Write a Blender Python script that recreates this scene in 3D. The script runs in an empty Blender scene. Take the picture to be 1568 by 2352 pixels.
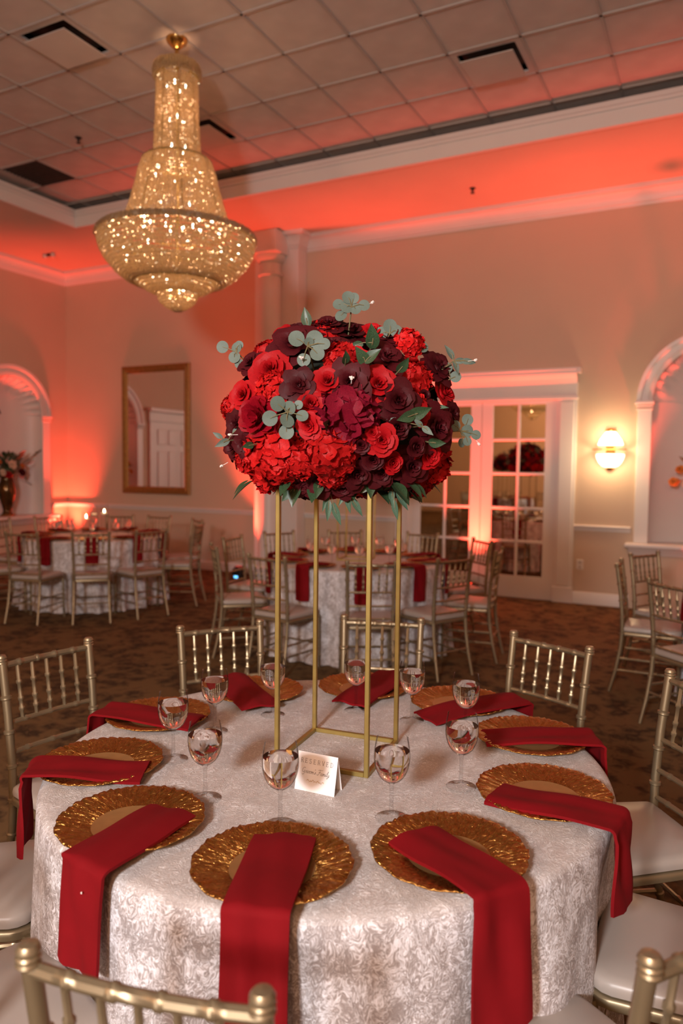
import bpy, math, random
from mathutils import Vector, Matrix, Euler
R_ = math.radians
random.seed(7)
SC = bpy.context.scene
COL = SC.collection

# ------------------------------------------------------------------ camera
F_PX, CAM_H = 1706.05, 1.593
YAW, PITCH, ROLL = .475787, .0614734, .0107997
_fw = Vector((-math.sin(YAW)*math.cos(PITCH), math.cos(YAW)*math.cos(PITCH), -math.sin(PITCH)))
_r = Vector((math.cos(YAW), math.sin(YAW), 0)); _u = _r.cross(_fw)
_r2 = math.cos(ROLL)*_r + math.sin(ROLL)*_u; _u2 = -math.sin(ROLL)*_r + math.cos(ROLL)*_u
CAM = Vector((0, 0, CAM_H))
cd = bpy.data.cameras.new('camera'); cam = bpy.data.objects.new('camera', cd); COL.objects.link(cam)
M = Matrix((_r2, _u2, -_fw)).transposed().to_4x4(); M.translation = CAM
cam.matrix_world = M
cd.sensor_fit = 'VERTICAL'; cd.sensor_height = 36; cd.sensor_width = 24
cd.lens = F_PX/2352*36
cd.dof.use_dof = True; cd.dof.focus_distance = 2.0; cd.dof.aperture_fstop = 2.4
cd.clip_start = .05
SC.camera = cam

def pray(x, y):
    return (_r2*((x-784)/F_PX) + _u2*(-(y-1176)/F_PX) + _fw)
def hitz(x, y, z):
    r = pray(x, y); return CAM + r*((z-CAM_H)/r.z)
def hity(x, y, Y):
    r = pray(x, y); return CAM + r*(Y/r.y)
def hitx(x, y, X):
    r = pray(x, y); return CAM + r*(X/r.x)

# ------------------------------------------------------------------ world, lights, exposure
w = bpy.data.worlds.new('world'); SC.world = w; w.use_nodes = True
w.node_tree.nodes['Background'].inputs[0].default_value = (.35, .2, .12, 1)
w.node_tree.nodes['Background'].inputs[1].default_value = .0
SC.view_settings.view_transform = 'Standard'; SC.view_settings.look = 'None'
SC.view_settings.gamma = 1; SC.view_settings.use_curve_mapping = False
SC.view_settings.exposure = 0.0
SC.cycles.use_denoising = True
SC.cycles.max_bounces = 6; SC.cycles.diffuse_bounces = 2; SC.cycles.glossy_bounces = 3; SC.cycles.transmission_bounces = 6; SC.cycles.transparent_max_bounces = 12
SC.cycles.use_adaptive_sampling = True; SC.cycles.adaptive_threshold = .035
SC.cycles.sample_clamp_indirect = 3.0

def lamp(name, kind, loc, energy, color, **kw):
    d = bpy.data.lights.new(name, kind); d.energy = energy; d.color = color
    o = bpy.data.objects.new(name, d); COL.objects.link(o); o.location = loc
    tgt = kw.pop('target', None)
    for k, v in kw.items(): setattr(d, k, v)
    if tgt is not None:
        o.rotation_euler = (Vector(tgt)-Vector(loc)).to_track_quat('-Z', 'Y').to_euler()
    return o
WARM = (1.0, .53, .28)
RED = (1.0, .06, .03)
# photographer's flash held a little above and left of the lens
lamp('flash', 'AREA', (-.30, -2.6, 2.55), 235, (1, .97, .97), shape='DISK', size=.55, target=(-1.2, 2.6, 1.0))
# added warm fill lights behind the viewpoint, standing in for unseen hall fixtures
for lx, ly in ((-4.4, -4.4), (1.6, -4.4)):
    lamp('added_warm_fill', 'POINT', (lx, ly, 3.7), 330, WARM, shadow_soft_size=.45)

# ------------------------------------------------------------------ helpers
def tag(o, label=None, cat=None, group=None, kind=None):
    if label: o['label'] = label
    if cat: o['category'] = cat
    if group: o['group'] = group
    if kind: o['kind'] = kind
    return o
def empty(name, loc=(0, 0, 0), rz=0, **kw):
    o = bpy.data.objects.new(name, None); COL.objects.link(o); o.location = loc; o.rotation_euler = (0, 0, rz)
    o.empty_display_size = .05
    return tag(o, **kw)
KIDS = {}
def copy_tree(o, parent=None, loc=None, rz=None, **kw):
    c = o.copy(); COL.objects.link(c); c.parent = parent
    if loc is not None: c.location = loc
    if rz is not None: c.rotation_euler = (0, 0, rz)
    if parent is not None: KIDS.setdefault(parent.name, []).append(c)
    for ch in list(KIDS.get(o.name, ())): copy_tree(ch, c)
    return tag(c, **kw)

class MB:
    """collects geometry for one mesh"""
    def __init__(s): s.v = []; s.f = []; s.m = []
    def add(s, vs, fs, mat=0):
        n = len(s.v); s.v += [tuple(p) for p in vs]
        s.f += [tuple(i+n for i in f) for f in fs]; s.m += [mat]*len(fs); return s
    def box(s, x0, x1, y0, y1, z0, z1, mat=0):
        vs = [(x, y, z) for z in (z0, z1) for y in (y0, y1) for x in (x0, x1)]
        return s.add(vs, [(0, 2, 3, 1), (4, 5, 7, 6), (0, 1, 5, 4), (2, 6, 7, 3), (0, 4, 6, 2), (1, 3, 7, 5)], mat)
    def bbox(s, x0, x1, y0, y1, z0, z1, b=.005, mat=0):
        """box with chamfered edges"""
        xs, ys, zs = (x0, x1), (y0, y1), (z0, z1); vs = []; idx = {}
        for i in (0, 1):
            for j in (0, 1):
                for k in (0, 1):
                    sx, sy, sz = (1-2*i)*b, (1-2*j)*b, (1-2*k)*b
                    for a in range(3):
                        p = [xs[i]+sx, ys[j]+sy, zs[k]+sz]; p[a] = (xs[i], ys[j], zs[k])[a]
                        idx[(i, j, k, a)] = len(vs); vs.append(p)
        fs = []
        def face(l): 
            fs.append(l)
        for a in range(3):
            o = [x for x in range(3) if x != a]
            for e in (0, 1):
                q = []
                for (p, r) in ((0, 0), (1, 0), (1, 1), (0, 1)):
                    t = [0, 0, 0]; t[a] = e; t[o[0]] = p; t[o[1]] = r; q.append(idx[(*t, a)])
                face(q)
        for a in range(3):
            o = [x for x in range(3) if x != a]
            for p in (0, 1):
                for r in (0, 1):
                    t0 = [0, 0, 0]; t0[o[0]] = p; t0[o[1]] = r; t1 = t0[:]; t1[a] = 1
                    face([idx[(*t0, o[0])], idx[(*t0, o[1])], idx[(*t1, o[1])], idx[(*t1, o[0])]])
        for i in (0, 1):
            for j in (0, 1):
                for k in (0, 1): face([idx[(i, j, k, 0)], idx[(i, j, k, 1)], idx[(i, j, k, 2)]])
        return s.add(vs, fs, mat)
    def tube(s, pts, rad, n=8, cap=True, mat=0, sq=False):
        pts = [Vector(p) for p in pts]; 
        rad = list(rad) if hasattr(rad, '__len__') else [rad]*len(pts)
        t0 = (pts[1]-pts[0]).normalized()
        ref = Vector((0, 0, 1)) if abs(t0.z) < .9 else Vector((1, 0, 0))
        a = t0.cross(ref).normalized(); vs = []; N = len(pts)
        for i, p in enumerate(pts):
            t = (pts[min(i+1, N-1)]-pts[max(i-1, 0)]).normalized()
            a = (a - t*a.dot(t)).normalized(); b = t.cross(a)
            for k in range(n):
                th = 2*math.pi*(k+(.5 if sq else 0))/n; vs.append(p+(a*math.cos(th)+b*math.sin(th))*rad[i])
        fs = [(i*n+k, i*n+(k+1) % n, (i+1)*n+(k+1) % n, (i+1)*n+k) for i in range(N-1) for k in range(n)]
        if cap: fs += [tuple(range(n-1, -1, -1)), tuple((N-1)*n+k for k in range(n))]
        return s.add(vs, fs, mat)
    def lathe(s, prof, n=24, c=(0, 0, 0), mat=0, closed=False):
        vs = []; N = len(prof)
        for r, z in prof:
            for k in range(n):
                th = 2*math.pi*k/n; vs.append((c[0]+r*math.cos(th), c[1]+r*math.sin(th), c[2]+z))
        fs = [(i*n+k, i*n+(k+1) % n, (i+1)*n+(k+1) % n, (i+1)*n+k) for i in range(N-1) for k in range(n)]
        if closed: fs += [((N-1)*n+k, (N-1)*n+(k+1) % n, (k+1) % n, k) for k in range(n)]
        return s.add(vs, fs, mat)
    def sphere(s, c, r, n=10, m=6, sc=(1, 1, 1), mat=0):
        vs = [(c[0], c[1], c[2]-r*sc[2])]
        for i in range(1, m):
            ph = -math.pi/2+math.pi*i/m
            for k in range(n):
                th = 2*math.pi*k/n
                vs.append((c[0]+r*sc[0]*math.cos(ph)*math.cos(th), c[1]+r*sc[1]*math.cos(ph)*math.sin(th), c[2]+r*sc[2]*math.sin(ph)))
        vs.append((c[0], c[1], c[2]+r*sc[2])); L = len(vs)-1
        fs = [(0, 1+(k+1) % n, 1+k) for k in range(n)]
        fs += [(1+i*n+k, 1+i*n+(k+1) % n, 1+(i+1)*n+(k+1) % n, 1+(i+1)*n+k) for i in range(m-2) for k in range(n)]
        fs += [(L, 1+(m-2)*n+k, 1+(m-2)*n+(k+1) % n) for k in range(n)]
        return s.add(vs, fs, mat)
    def sweep(s, prof, path, closed=False, mat=0):
        """prof: (out, z) points; path: xy points (mitred); out = left of travel"""
        P = [Vector((*p, 0)) if len(p) == 2 else Vector(p) for p in path]; N = len(P); vs = []
        for i, p in enumerate(P):
            def nrm(a, b): d = (b-a).normalized(); return Vector((-d.y, d.x, 0))
            if closed: n0, n1 = nrm(P[i-1], p), nrm(p, P[(i+1) % N])
            else:
                n1 = nrm(p, P[i+1]) if i < N-1 else nrm(P[i-1], p); n0 = nrm(P[i-1], p) if i else n1
            m = (n0+n1); m = m/ max(m.dot(n0), 1e-6)
            vs += [p+m*o+Vector((0, 0, z)) for o, z in prof]
        k = len(prof); fs = []
        for i in range(N if closed else N-1):
            j = (i+1) % N
            fs += [(i*k+a, i*k+a+1, j*k+a+1, j*k+a) for a in range(k-1)]
        return s.add(vs, fs, mat)
    def mesh(s, name, mats, smooth=True, angle=40):
        me = bpy.data.meshes.new(name); me.from_pydata(s.v, [], s.f)
        for m in (mats if isinstance(mats, (list, tuple)) else [mats]): me.materials.append(m)
        if max(s.m, default=0) > 0: me.polygons.foreach_set('material_index', s.m)
        if smooth:
            me.polygons.foreach_set('use_smooth', [True]*len(me.polygons))
            if angle: 
                try: me.set_sharp_from_angle(angle=R_(angle))
                except Exception: pass
        me.update(); return me
    def build(s, name, mats, parent=None, smooth=True, angle=40, loc=None, **kw):
        return place(name, s.mesh(name, mats, smooth, angle), parent, loc, **kw)
def place(name, me, parent=None, loc=None, rot=None, scale=None, **kw):
    o = bpy.data.objects.new(name, me); COL.objects.link(o)
    if parent is not None: o.parent = parent; KIDS.setdefault(parent.name, []).append(o)
    if loc is not None: o.location = loc
    if rot is not None: o.rotation_euler = rot
    if scale is not None: o.scale = scale if hasattr(scale, '__len__') else (scale,)*3
    return tag(o, **kw)

# ------------------------------------------------------------------ materials
class NT:
    def __init__(s, name):
        s.m = bpy.data.materials.new(name); s.m.use_nodes = True; s.t = s.m.node_tree; s.n = s.t.nodes
        s.b = s.n['Principled BSDF']; s.out = s.n['Material Output']
    def new(s, t, **kw):
        x = s.n.new(t)
        for k, v in kw.items(): setattr(x, k, v)
        return x
    def link(s, a, b): s.t.links.new(a, b)
    def coord(s, scale=(1, 1, 1), src='Object', rot=(0, 0, 0)):
        c = s.new('ShaderNodeTexCoord'); mp = s.new('ShaderNodeMapping')
        mp.inputs['Scale'].default_value = scale; mp.inputs['Rotation'].default_value = rot
        s.link(c.outputs[src], mp.inputs[0]); return mp.outputs[0]
    def noise(s, vec, scale, detail=3, rough=.55, dist=0):
        x = s.new('ShaderNodeTexNoise'); x.inputs['Scale'].default_value = scale; x.inputs['Detail'].default_value = detail
        x.inputs['Roughness'].default_value = rough; x.inputs['Distortion'].default_value = dist
        if vec is not None: s.link(vec, x.inputs['Vector'])
        return x
    def ramp(s, fac, stops):
        x = s.new('ShaderNodeValToRGB'); e = x.color_ramp.elements
        while len(e) < len(stops): e.new(.5)
        for i, (p, c) in enumerate(stops): e[i].position = p; e[i].color = (*c, 1) if len(c) == 3 else c
        s.link(fac, x.inputs[0]); return x.outputs[0]
    def bump(s, h, strength=.3, dist=.01):
        x = s.new('ShaderNodeBump'); x.inputs['Strength'].default_value = strength; x.inputs['Distance'].default_value = dist
        s.link(h, x.inputs['Height']); s.link(x.outputs[0], s.b.inputs['Normal']); return x
    def set(s, **kw):
        for k, v in kw.items():
            i = s.b.inputs[k.replace('_', ' ')]
            i.default_value = (*v, 1) if hasattr(v, '__len__') and len(v) == 3 else v
        return s
def plain(name, col, rough=.5, metal=0, var=.08, vscale=14, bump=0, bscale=60, **kw):
    t = NT(name); t.set(Roughness=rough, Metallic=metal, **kw)
    n = t.noise(t.coord(), vscale, 1)
    lo = tuple(c*(1-var) for c in col); hi = tuple(min(1, c*(1+var)) for c in col)
    t.link(t.ramp(n.outputs[0], [(.3, lo), (.7, hi)]), t.b.inputs['Base Color'])
    if bump:
        n2 = t.noise(t.coord(), bscale); t.bump(n2.outputs[0], bump, .002)
    return t.m
def emit(name, col, strength):
    t = NT(name); t.set(Base_Color=col); t.b.inputs['Emission Color'].default_value = (*col, 1); t.b.inputs['Emission Strength'].default_value = strength
    return t.m

WALL = plain('wall_paint', (.62, .47, .345), .75, var=.02, vscale=1.5)
WHITE = plain('white_trim_paint', (.74, .69, .65), .42, var=.015, vscale=3)
SOFFIT = plain('soffit_paint', (.64, .52, .42), .85, var=.02, vscale=2)
TILE = plain('acoustic_tile', (.54, .475, .43), .9, var=.06, vscale=3)
GRID = plain('ceiling_grid', (.42, .37, .34), .6, var=.03)
GRILLE = plain('dark_grille', (.03, .022, .018), .6, var=.2)
DARK = plain('black_plastic', (.012, .012, .013), .45, var=.2)
CHAIRG = plain('champagne_gold_paint', (.31, .245, .15), .40, metal=.72, var=.05, vscale=9)
SEAT = plain('ivory_vinyl', (.39, .335, .295), .36, var=.03, vscale=6)
BRASS = plain('polished_brass', (.78, .50, .16), .16, metal=1, var=.05)
STANDG = plain('brushed_gold_metal', (.37, .275, .085), .42, metal=.7, var=.06, vscale=30)
FRAMEG = plain('antique_gilt_wood', (.30, .155, .04), .4, metal=.55, var=.35, vscale=60, bump=.5, bscale=90)
CARD = plain('white_card', (.84, .81, .80), .7, var=.01)
INK = plain('grey_brown_ink', (.18, .14, .13), .7, var=.05)
GOLDINK = plain('gold_ink', (.55, .36, .16), .5, var=.1)
WAX = plain('candle_wax', (.85, .76, .62), .5, var=.03)
GREENL = plain('dark_green_leaf', (.030, .065, .028), .42, var=.35, vscale=25)
WILLOW = plain('willow_leaf', (.062, .125, .078), .5, var=.3, vscale=30)
EUCA = plain('eucalyptus_leaf', (.10, .138, .11), .6, var=.18, vscale=30)
STEM = plain('twig', (.16, .13, .06), .6, var=.2)
BUD = plain('white_bud', (.80, .72, .66), .6, var=.05)

def petal_mat(name, col, var=.25, rough=.55):
    t = NT(name); t.set(Roughness=rough); t.b.inputs['Specular IOR Level'].default_value = .16
    oi = t.new('ShaderNodeObjectInfo')
    n = t.noise(t.coord(), 26, 3)
    lo = tuple(c*(1-var) for c in col); hi = tuple(min(1, c*(1+var)) for c in col)
    base = t.ramp(n.outputs[0], [(.3, lo), (.7, hi)])
    hs = t.new('ShaderNodeHueSaturation'); mr = t.new('ShaderNodeMapRange')
    mr.inputs['To Min'].default_value = .82; mr.inputs['To Max'].default_value = 1.2
    t.link(oi.outputs['Random'], mr.inputs['Value']); t.link(mr.outputs[0], hs.inputs['Value']); t.link(base, hs.inputs['Color'])
    t.link(hs.outputs[0], t.b.inputs['Base Color'])
    return t.m
P_RED = petal_mat('red_rose_petal', (.34, .004, .007))
P_HYD = petal_mat('scarlet_hydrangea_petal', (.45, .0085, .0085), .2)
P_BURG = petal_mat('burgundy_petal', (.056, .0038, .0062), .3)
P_MAG = petal_mat('magenta_petal', (.155, .004, .015))
P_CRIM = petal_mat('crimson_petal', (.20, .003, .009), rough=.32)

def napkin_mat():
    t = NT('red_napkin_cloth'); t.set(Roughness=.85); t.b.inputs['Specular IOR Level'].default_value = .2
    n = t.noise(t.coord(), 9, 4)
    t.link(t.ramp(n.outputs[0], [(.3, (.165, .0010, .0035)), (.7, (.20, .0016, .005))]), t.b.inputs['Base Color'])
    return t.m
NAPKIN = napkin_mat()

def velvet_mat():
    t = NT('crushed_velvet'); v = t.coord((1, 1, .72))
    warp = t.noise(v, 9, 3, .6)
    mx = t.new('ShaderNodeMix', data_type='VECTOR', factor_mode='UNIFORM') if False else None
    add = t.new('ShaderNodeVectorMath', operation='MULTIPLY_ADD')
    t.link(warp.outputs['Color'], add.inputs[0]); add.inputs[1].default_value = (.10, .10, .10); t.link(v, add.inputs[2])
    n1 = t.noise(add.outputs[0], 88, 4, .60, 2.4)
    n2 = t.noise(add.outputs[0], 15, 3, .55, .8)
    mul = t.new('ShaderNodeMath', operation='MULTIPLY_ADD'); t.link(n1.outputs[0], mul.inputs[0]); mul.inputs[1].default_value = .65
    hf = t.new('ShaderNodeMath', operation='MULTIPLY'); t.link(n2.outputs[0], hf.inputs[0]); hf.inputs[1].default_value = .3; t.link(hf.outputs[0], mul.inputs[2])
    hang = t.ramp(mul.outputs[0], [(.41, (.36, .31, .30)), (.475, (.55, .505, .50)), (.55, (.88, .87, .91))])  # pile sheen of the hanging cloth painted into the colour as pale flecks
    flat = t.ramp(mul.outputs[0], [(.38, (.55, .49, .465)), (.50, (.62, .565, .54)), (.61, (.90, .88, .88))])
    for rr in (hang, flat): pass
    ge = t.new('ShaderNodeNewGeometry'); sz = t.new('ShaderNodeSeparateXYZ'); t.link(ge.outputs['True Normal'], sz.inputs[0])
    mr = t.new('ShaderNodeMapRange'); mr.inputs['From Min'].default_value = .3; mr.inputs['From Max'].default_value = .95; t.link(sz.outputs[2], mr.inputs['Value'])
    mx = t.new('ShaderNodeMix', data_type='RGBA'); t.link(mr.outputs[0], mx.inputs['Factor']); t.link(hang, mx.inputs['A']); t.link(flat, mx.inputs['B'])  # painted sheen is stronger on the skirt than on the flat top
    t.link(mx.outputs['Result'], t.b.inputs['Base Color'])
    t.set(Roughness=.5); t.b.inputs['Specular IOR Level'].default_value = .38
    t.bump(mul.outputs[0], .7, .008)
    return t.m
VELVET = velvet_mat()

def carpet_mat():
    t = NT('patterned_carpet'); v = t.coord()
    wv = t.noise(v, 2.4, 2)
    add = t.new('ShaderNodeVectorMath', operation='MULTIPLY_ADD'); t.link(wv.outputs['Color'], add.inputs[0]); add.inputs[1].default_value = (.35, .35, 0); t.link(v, add.inputs[2])
    vo = t.new('ShaderNodeTexVoronoi'); vo.inputs['Scale'].default_value = 6.5; t.link(add.outputs[0], vo.inputs['Vector'])
    n = t.noise(v, 13, 4, .6, .8)
    mm = t.new('ShaderNodeMath', operation='MULTIPLY_ADD'); t.link(vo.outputs['Distance'], mm.inputs[0]); mm.inputs[1].default_value = .55; t.link(n.outputs[0], mm.inputs[2])
    t.link(t.ramp(mm.outputs[0], [(.42, (.13, .082, .040)), (.60, (.052, .032, .019)), (.85, (.165, .10, .046))]), t.b.inputs['Base Color'])
    t.set(Roughness=.95); t.b.inputs['Specular IOR Level'].default_value = .1
    return t.m
CARPET = carpet_mat()

def gold_plate_mat():
    t = NT('hammered_gold_charger'); t.set(Metallic=1, Roughness=.27)
    co = t.new('ShaderNodeTexCoord'); sx = t.new('ShaderNodeSeparateXYZ'); t.link(co.outputs['Object'], sx.inputs[0])
    at = t.new('ShaderNodeMath', operation='ARCTAN2'); t.link(sx.outputs[1], at.inputs[0]); t.link(sx.outputs[0], at.inputs[1])
    ln = t.new('ShaderNodeVectorMath', operation='LENGTH'); t.link(co.outputs['Object'], ln.inputs[0])
    cb = t.new('ShaderNodeCombineXYZ'); t.link(at.outputs[0], cb.inputs[0]); t.link(ln.outputs['Value'], cb.inputs[1])
    mp = t.new('ShaderNodeMapping'); mp.inputs['Scale'].default_value = (7.5, 26, 1); t.link(cb.outputs[0], mp.inputs[0])
    n = t.noise(mp.outputs[0], 1.8, 3, .6, 1.2)
    n2 = t.noise(t.coord(), 60, 3)
    t.link(t.ramp(n2.outputs[0], [(.3, (.43, .20, .045)), (.7, (.58, .32, .09))]), t.b.inputs['Base Color'])
    t.bump(n.outputs[0], .95, .009)
    return t.m
GOLDPL = gold_plate_mat()
WELL = plain('satin_gold_well', (.46, .26, .10), .48, metal=.7, var=.05, vscale=40)

def thin_glass(name, tint=(1, 1, 1), refl=1.0):
    t = NT(name); t.n.remove(t.b)
    tr = t.new('ShaderNodeBsdfTransparent'); tr.inputs[0].default_value = (*tint, 1)
    gl = t.new('ShaderNodeBsdfGlossy'); gl.inputs['Roughness'].default_value = .02
    lw = t.new('ShaderNodeLayerWeight'); lw.inputs['Blend'].default_value = .06
    mr = t.new('ShaderNodeMath', operation='MULTIPLY'); mr.inputs[1].default_value = refl; t.link(lw.outputs['Fresnel'], mr.inputs[0])
    mx = t.new('ShaderNodeMixShader'); t.link(mr.outputs[0], mx.inputs[0]); t.link(tr.outputs[0], mx.inputs[1]); t.link(gl.outputs[0], mx.inputs[2])
    t.link(mx.outputs[0], t.out.inputs[0]); return t.m
GLASS = thin_glass('clear_glass', (.985, .985, .985), .8)
GLASS2 = thin_glass('clear_glass_stem', (.93, .93, .93), 2.2)
def solid_glass(name, col, ior, rough=0):
    t = NT(name); t.set(Base_Color=col, Roughness=rough, IOR=ior); t.b.inputs['Transmission Weight'].default_value = 1
    return t.m
WATER = solid_glass('water', (1, 1, 1), 1.33)
STEMG = solid_glass('glass_stem', (.98, .98, .98), 1.46)

def crystal_mat():
    t = NT('amber_lit_crystal'); t.n.remove(t.b)
    gl = t.new('ShaderNodeBsdfGlossy'); gl.inputs['Roughness'].default_value = .10; gl.inputs[0].default_value = (1, .92, .78, 1)
    tl = t.new('ShaderNodeBsdfTranslucent'); tl.inputs[0].default_value = (.80, .69, .52, 1)
    m1 = t.new('ShaderNodeMixShader'); m1.inputs[0].default_value = .68; t.link(gl.outputs[0], m1.inputs[1]); t.link(tl.outputs[0], m1.inputs[2])
    t.link(m1.outputs[0], t.out.inputs[0]); return t.m
CRYSTAL = crystal_mat()
BULB = emit('candle_bulb', (1, .84, .60), 14)
SHADE = emit('lit_frosted_shade', (1, .80, .56), 4.5)
FLAME = emit('candle_flame', (1, .70, .34), 40)
LEDRED = emit('red_led_lens', (1, .05, .02), 25)
LEDBLUE = emit('blue_display', (.15, .55, 1), 2.5)
def mirror_mat(name, col, rough):
    t = NT(name); t.set(Base_Color=col, Metallic=1, Roughness=rough)
    return t.m
MIRROR = mirror_mat('silvered_mirror', (.84, .82, .80), .015)
PANEGL = mirror_mat('mirrored_door_glass', (.78, .72, .62), .02)

# ------------------------------------------------------------------ room dimensions
YB, XL, XR, YF = 9.05, -9.88, 4.6, -7.6      # back wall, left wall, right wall, wall behind the viewpoint
ZS, ZC = 4.73, 5.03                          # soffit, coffered tile ceiling
CX0, CX1, CY0, CY1 = -7.80, 2.60, -5.5, 7.33 # coffer edges
NR, NZ, SZ = .60, 2.36, .76                  # niche half width, spring line, sill
NXC, NYC = -.17, 7.94                        # niche centres (back wall x, left wall y)

def wall_with_niche(name, a, b, nc, flip, to):
    """a..b along the wall; niche opening centred at nc; to(u,z)->xyz"""
    mb = MB(); u0, u1 = nc-NR, nc+NR; vs = []; fs = []
    def quad(p): 
        n = len(vs); vs.extend(to(*q) for q in p); fs.append(tuple(range(n, n+len(p))))
    H = ZS
    quad([(a, 0), (u0, 0), (u0, H), (a, H)]); quad([(u1, 0), (b, 0), (b, H), (u1, H)])
    quad([(u0, 0), (u1, 0), (u1, SZ), (u0, SZ)])
    K = 24
    for k in range(K):
        t0, t1 = math.pi*(1-k/K), math.pi*(1-(k+1)/K)
        p0, p1 = (nc+NR*math.cos(t0), NZ+NR*math.sin(t0)), (nc+NR*math.cos(t1), NZ+NR*math.sin(t1))
        quad([p0, p1, (p1[0], H), (p0[0], H)])
    mb.add(vs, fs); return mb.build(name, WALL, smooth=False, kind='structure')
MB().box(XL-.1, XR+.1, YF-.1, YB+.9, -.1, 0).build('floor', CARPET, smooth=False, kind='structure')
wall_with_niche('wall_back', XL, XR, NXC, 0, lambda u, z: (u, YB, z))
wall_with_niche('wall_left', YF, YB, NYC, 0, lambda u, z: (XL, u, z))
MB().box(XR, XR+.1, YF, YB, 0, ZC).build('wall_right', WALL, smooth=False, kind='structure')
MB().box(XL, XR, YF-.1, YF, 0, ZC).build('wall_front', WALL, smooth=False, kind='structure')

# ceiling: soffit ring, coffer faces, tiles
ceil = MB().box(XL, XR, CY1, YB, ZS, ZS+.02).box(XL, XR, YF, CY0, ZS, ZS+.02).box(XL, CX0, CY0, CY1, ZS, ZS+.02).box(CX1, XR, CY0, CY1, ZS, ZS+.02)
CV = .42                                     # the tile field runs on above a raised lip
ceil.box(CX0-CV-.02, CX0-CV, CY0-CV, CY1+CV, ZS+.02, ZC+.06).box(CX1+CV, CX1+CV+.02, CY0-CV, CY1+CV, ZS+.02, ZC+.06).box(CX0-CV, CX1+CV, CY1+CV, CY1+CV+.02, ZS+.02, ZC+.06).box(CX0-CV, CX1+CV, CY0-CV-.02, CY0-CV, ZS+.02, ZC+.06)
ceiling = ceil.build('ceiling', SOFFIT, smooth=False, kind='structure')
TS = .61; TX0, TY0 = -2.80, 5.47
TCX0, TCX1, TCY0, TCY1 = CX0-CV, CX1+CV, CY0-CV, CY1+CV
gx = [TX0+TS*k for k in range(-9, 10)]; gy = [TY0+TS*k for k in range(-19, 5)]
gx = [x for x in gx if TCX0+.05 < x < TCX1-.05]; gy = [y for y in gy if TCY0+.05 < y < TCY1-.05]
gm = MB()
for x in gx: gm.box(x-.012, x+.012, TCY0, TCY1, ZC-.012, ZC+.004)
for y in gy: gm.box(TCX0, TCX1, y-.012, y+.012, ZC-.012, ZC+.004)
gm.build('ceiling_grid', GRID, ceiling, smooth=False)
tile_me = MB().bbox(0, 1, 0, 1, 0, .015, .006).mesh('ceiling_tile', TILE, smooth=False)
ex, ey = [TCX0]+gx+[TCX1], [TCY0]+gy+[TCY1]
far = MB(); VENTS = [(-5.24, 4.25), (-2.19, 6.08), (-5.24, 6.08), (-7.68, 6.08)]
for i in range(len(ex)-1):
    for j in range(len(ey)-1):
        x0, x1, y0, y1 = ex[i], ex[i+1], ey[j], ey[j+1]
        if any(abs(x0-vx) < .05 and abs(y0-vy) < .05 for vx, vy in VENTS): continue
        if y0 > 3.5 and x0 < 1.2:
            place('ceiling_tile', tile_me, ceiling, (x0+.003, y0+.003, ZC), scale=(x1-x0-.006, y1-y0-.006, 1))
        else: far.box(x0+.003, x1-.003, y0+.003, y1-.003, ZC, ZC+.015)
far.build('ceiling_tile', TILE, ceiling, smooth=False, kind='stuff')

# cornices, chair rail, baseboard
def crown(d, h, z1):
    """profile from wall face up to the ceiling"""
    pts = [(0, z1-h), (.012, z1-h), (.016, z1-h+.03), (.03, z1-h+.035)]
    for k in range(7):
        a = math.pi/2*k/6; pts.append((.03+(d-.055)*(1-math.cos(a)), z1-h+.035+(h-.075)*math.sin(a)))
    pts += [(d-.012, z1-.04), (d-.012, z1-.02), (d, z1-.02), (d, z1)]
    return pts
PX0, PX1, PYF = -5.94, -5.24, 8.81           # pilaster behind the engaged column
ring = [(XR, YF), (XR, YB), (PX1, YB), (PX1, PYF), (PX0, PYF), (PX0, YB), (XL, YB), (XL, YF)]
MB().sweep(crown(.15, .20, ZS), ring, closed=True).build('trim_1', WHITE, angle=25, kind='structure')
cof = [(CX1, CY0), (CX1, CY1), (CX0, CY1), (CX0, CY0)]
MB().sweep([(-.04, ZS), (-.04, ZS-.012), (.015, ZS-.012), (.015, ZS+.11), (.0, ZS+.115), (.0, ZS+.13), (.014, ZS+.135), (.014, ZS+.165), (.002, ZS+.18),
            (-.002, ZS+.225), (-.04, ZS+.225), (-.04, ZS+.02)], cof, closed=True).build('trim_2', WHITE, angle=25, kind='structure')
DX0, DX1 = -3.846, -1.566                    # door casing outer edges
RAIL = [(0, .865), (.012, .87), (.014, .895), (.03, .905), (.034, .925), (.026, .935), (0, .938)]
BASE = [(.016, 0), (.016, .115), (.012, .125), (.006, .14), (0, .145)]
NOUT = NR+.17
n = 0
for prof, nm in ((RAIL, 'trim_%d'), (BASE, 'baseboard_%d')):
    for seg in ([(DX0, YB), (PX1, YB)], [(PX0, YB), (XL, YB), (XL, NYC+NOUT)], [(NXC-NOUT, YB), (DX1, YB)],
                [(XL, NYC-NOUT), (XL, 7.02)], [(XR, YB), (NXC+NOUT, YB)]):
        n += 1
        MB().sweep(prof, seg).build('trim_%d' % (n+2) if prof is RAIL else 'baseboard_%s' % ['door_side', 'left', 'sconce_side', 'left_door_side', 'right'][(n-1) % 5], WHITE, angle=25, kind='structure')

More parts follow.
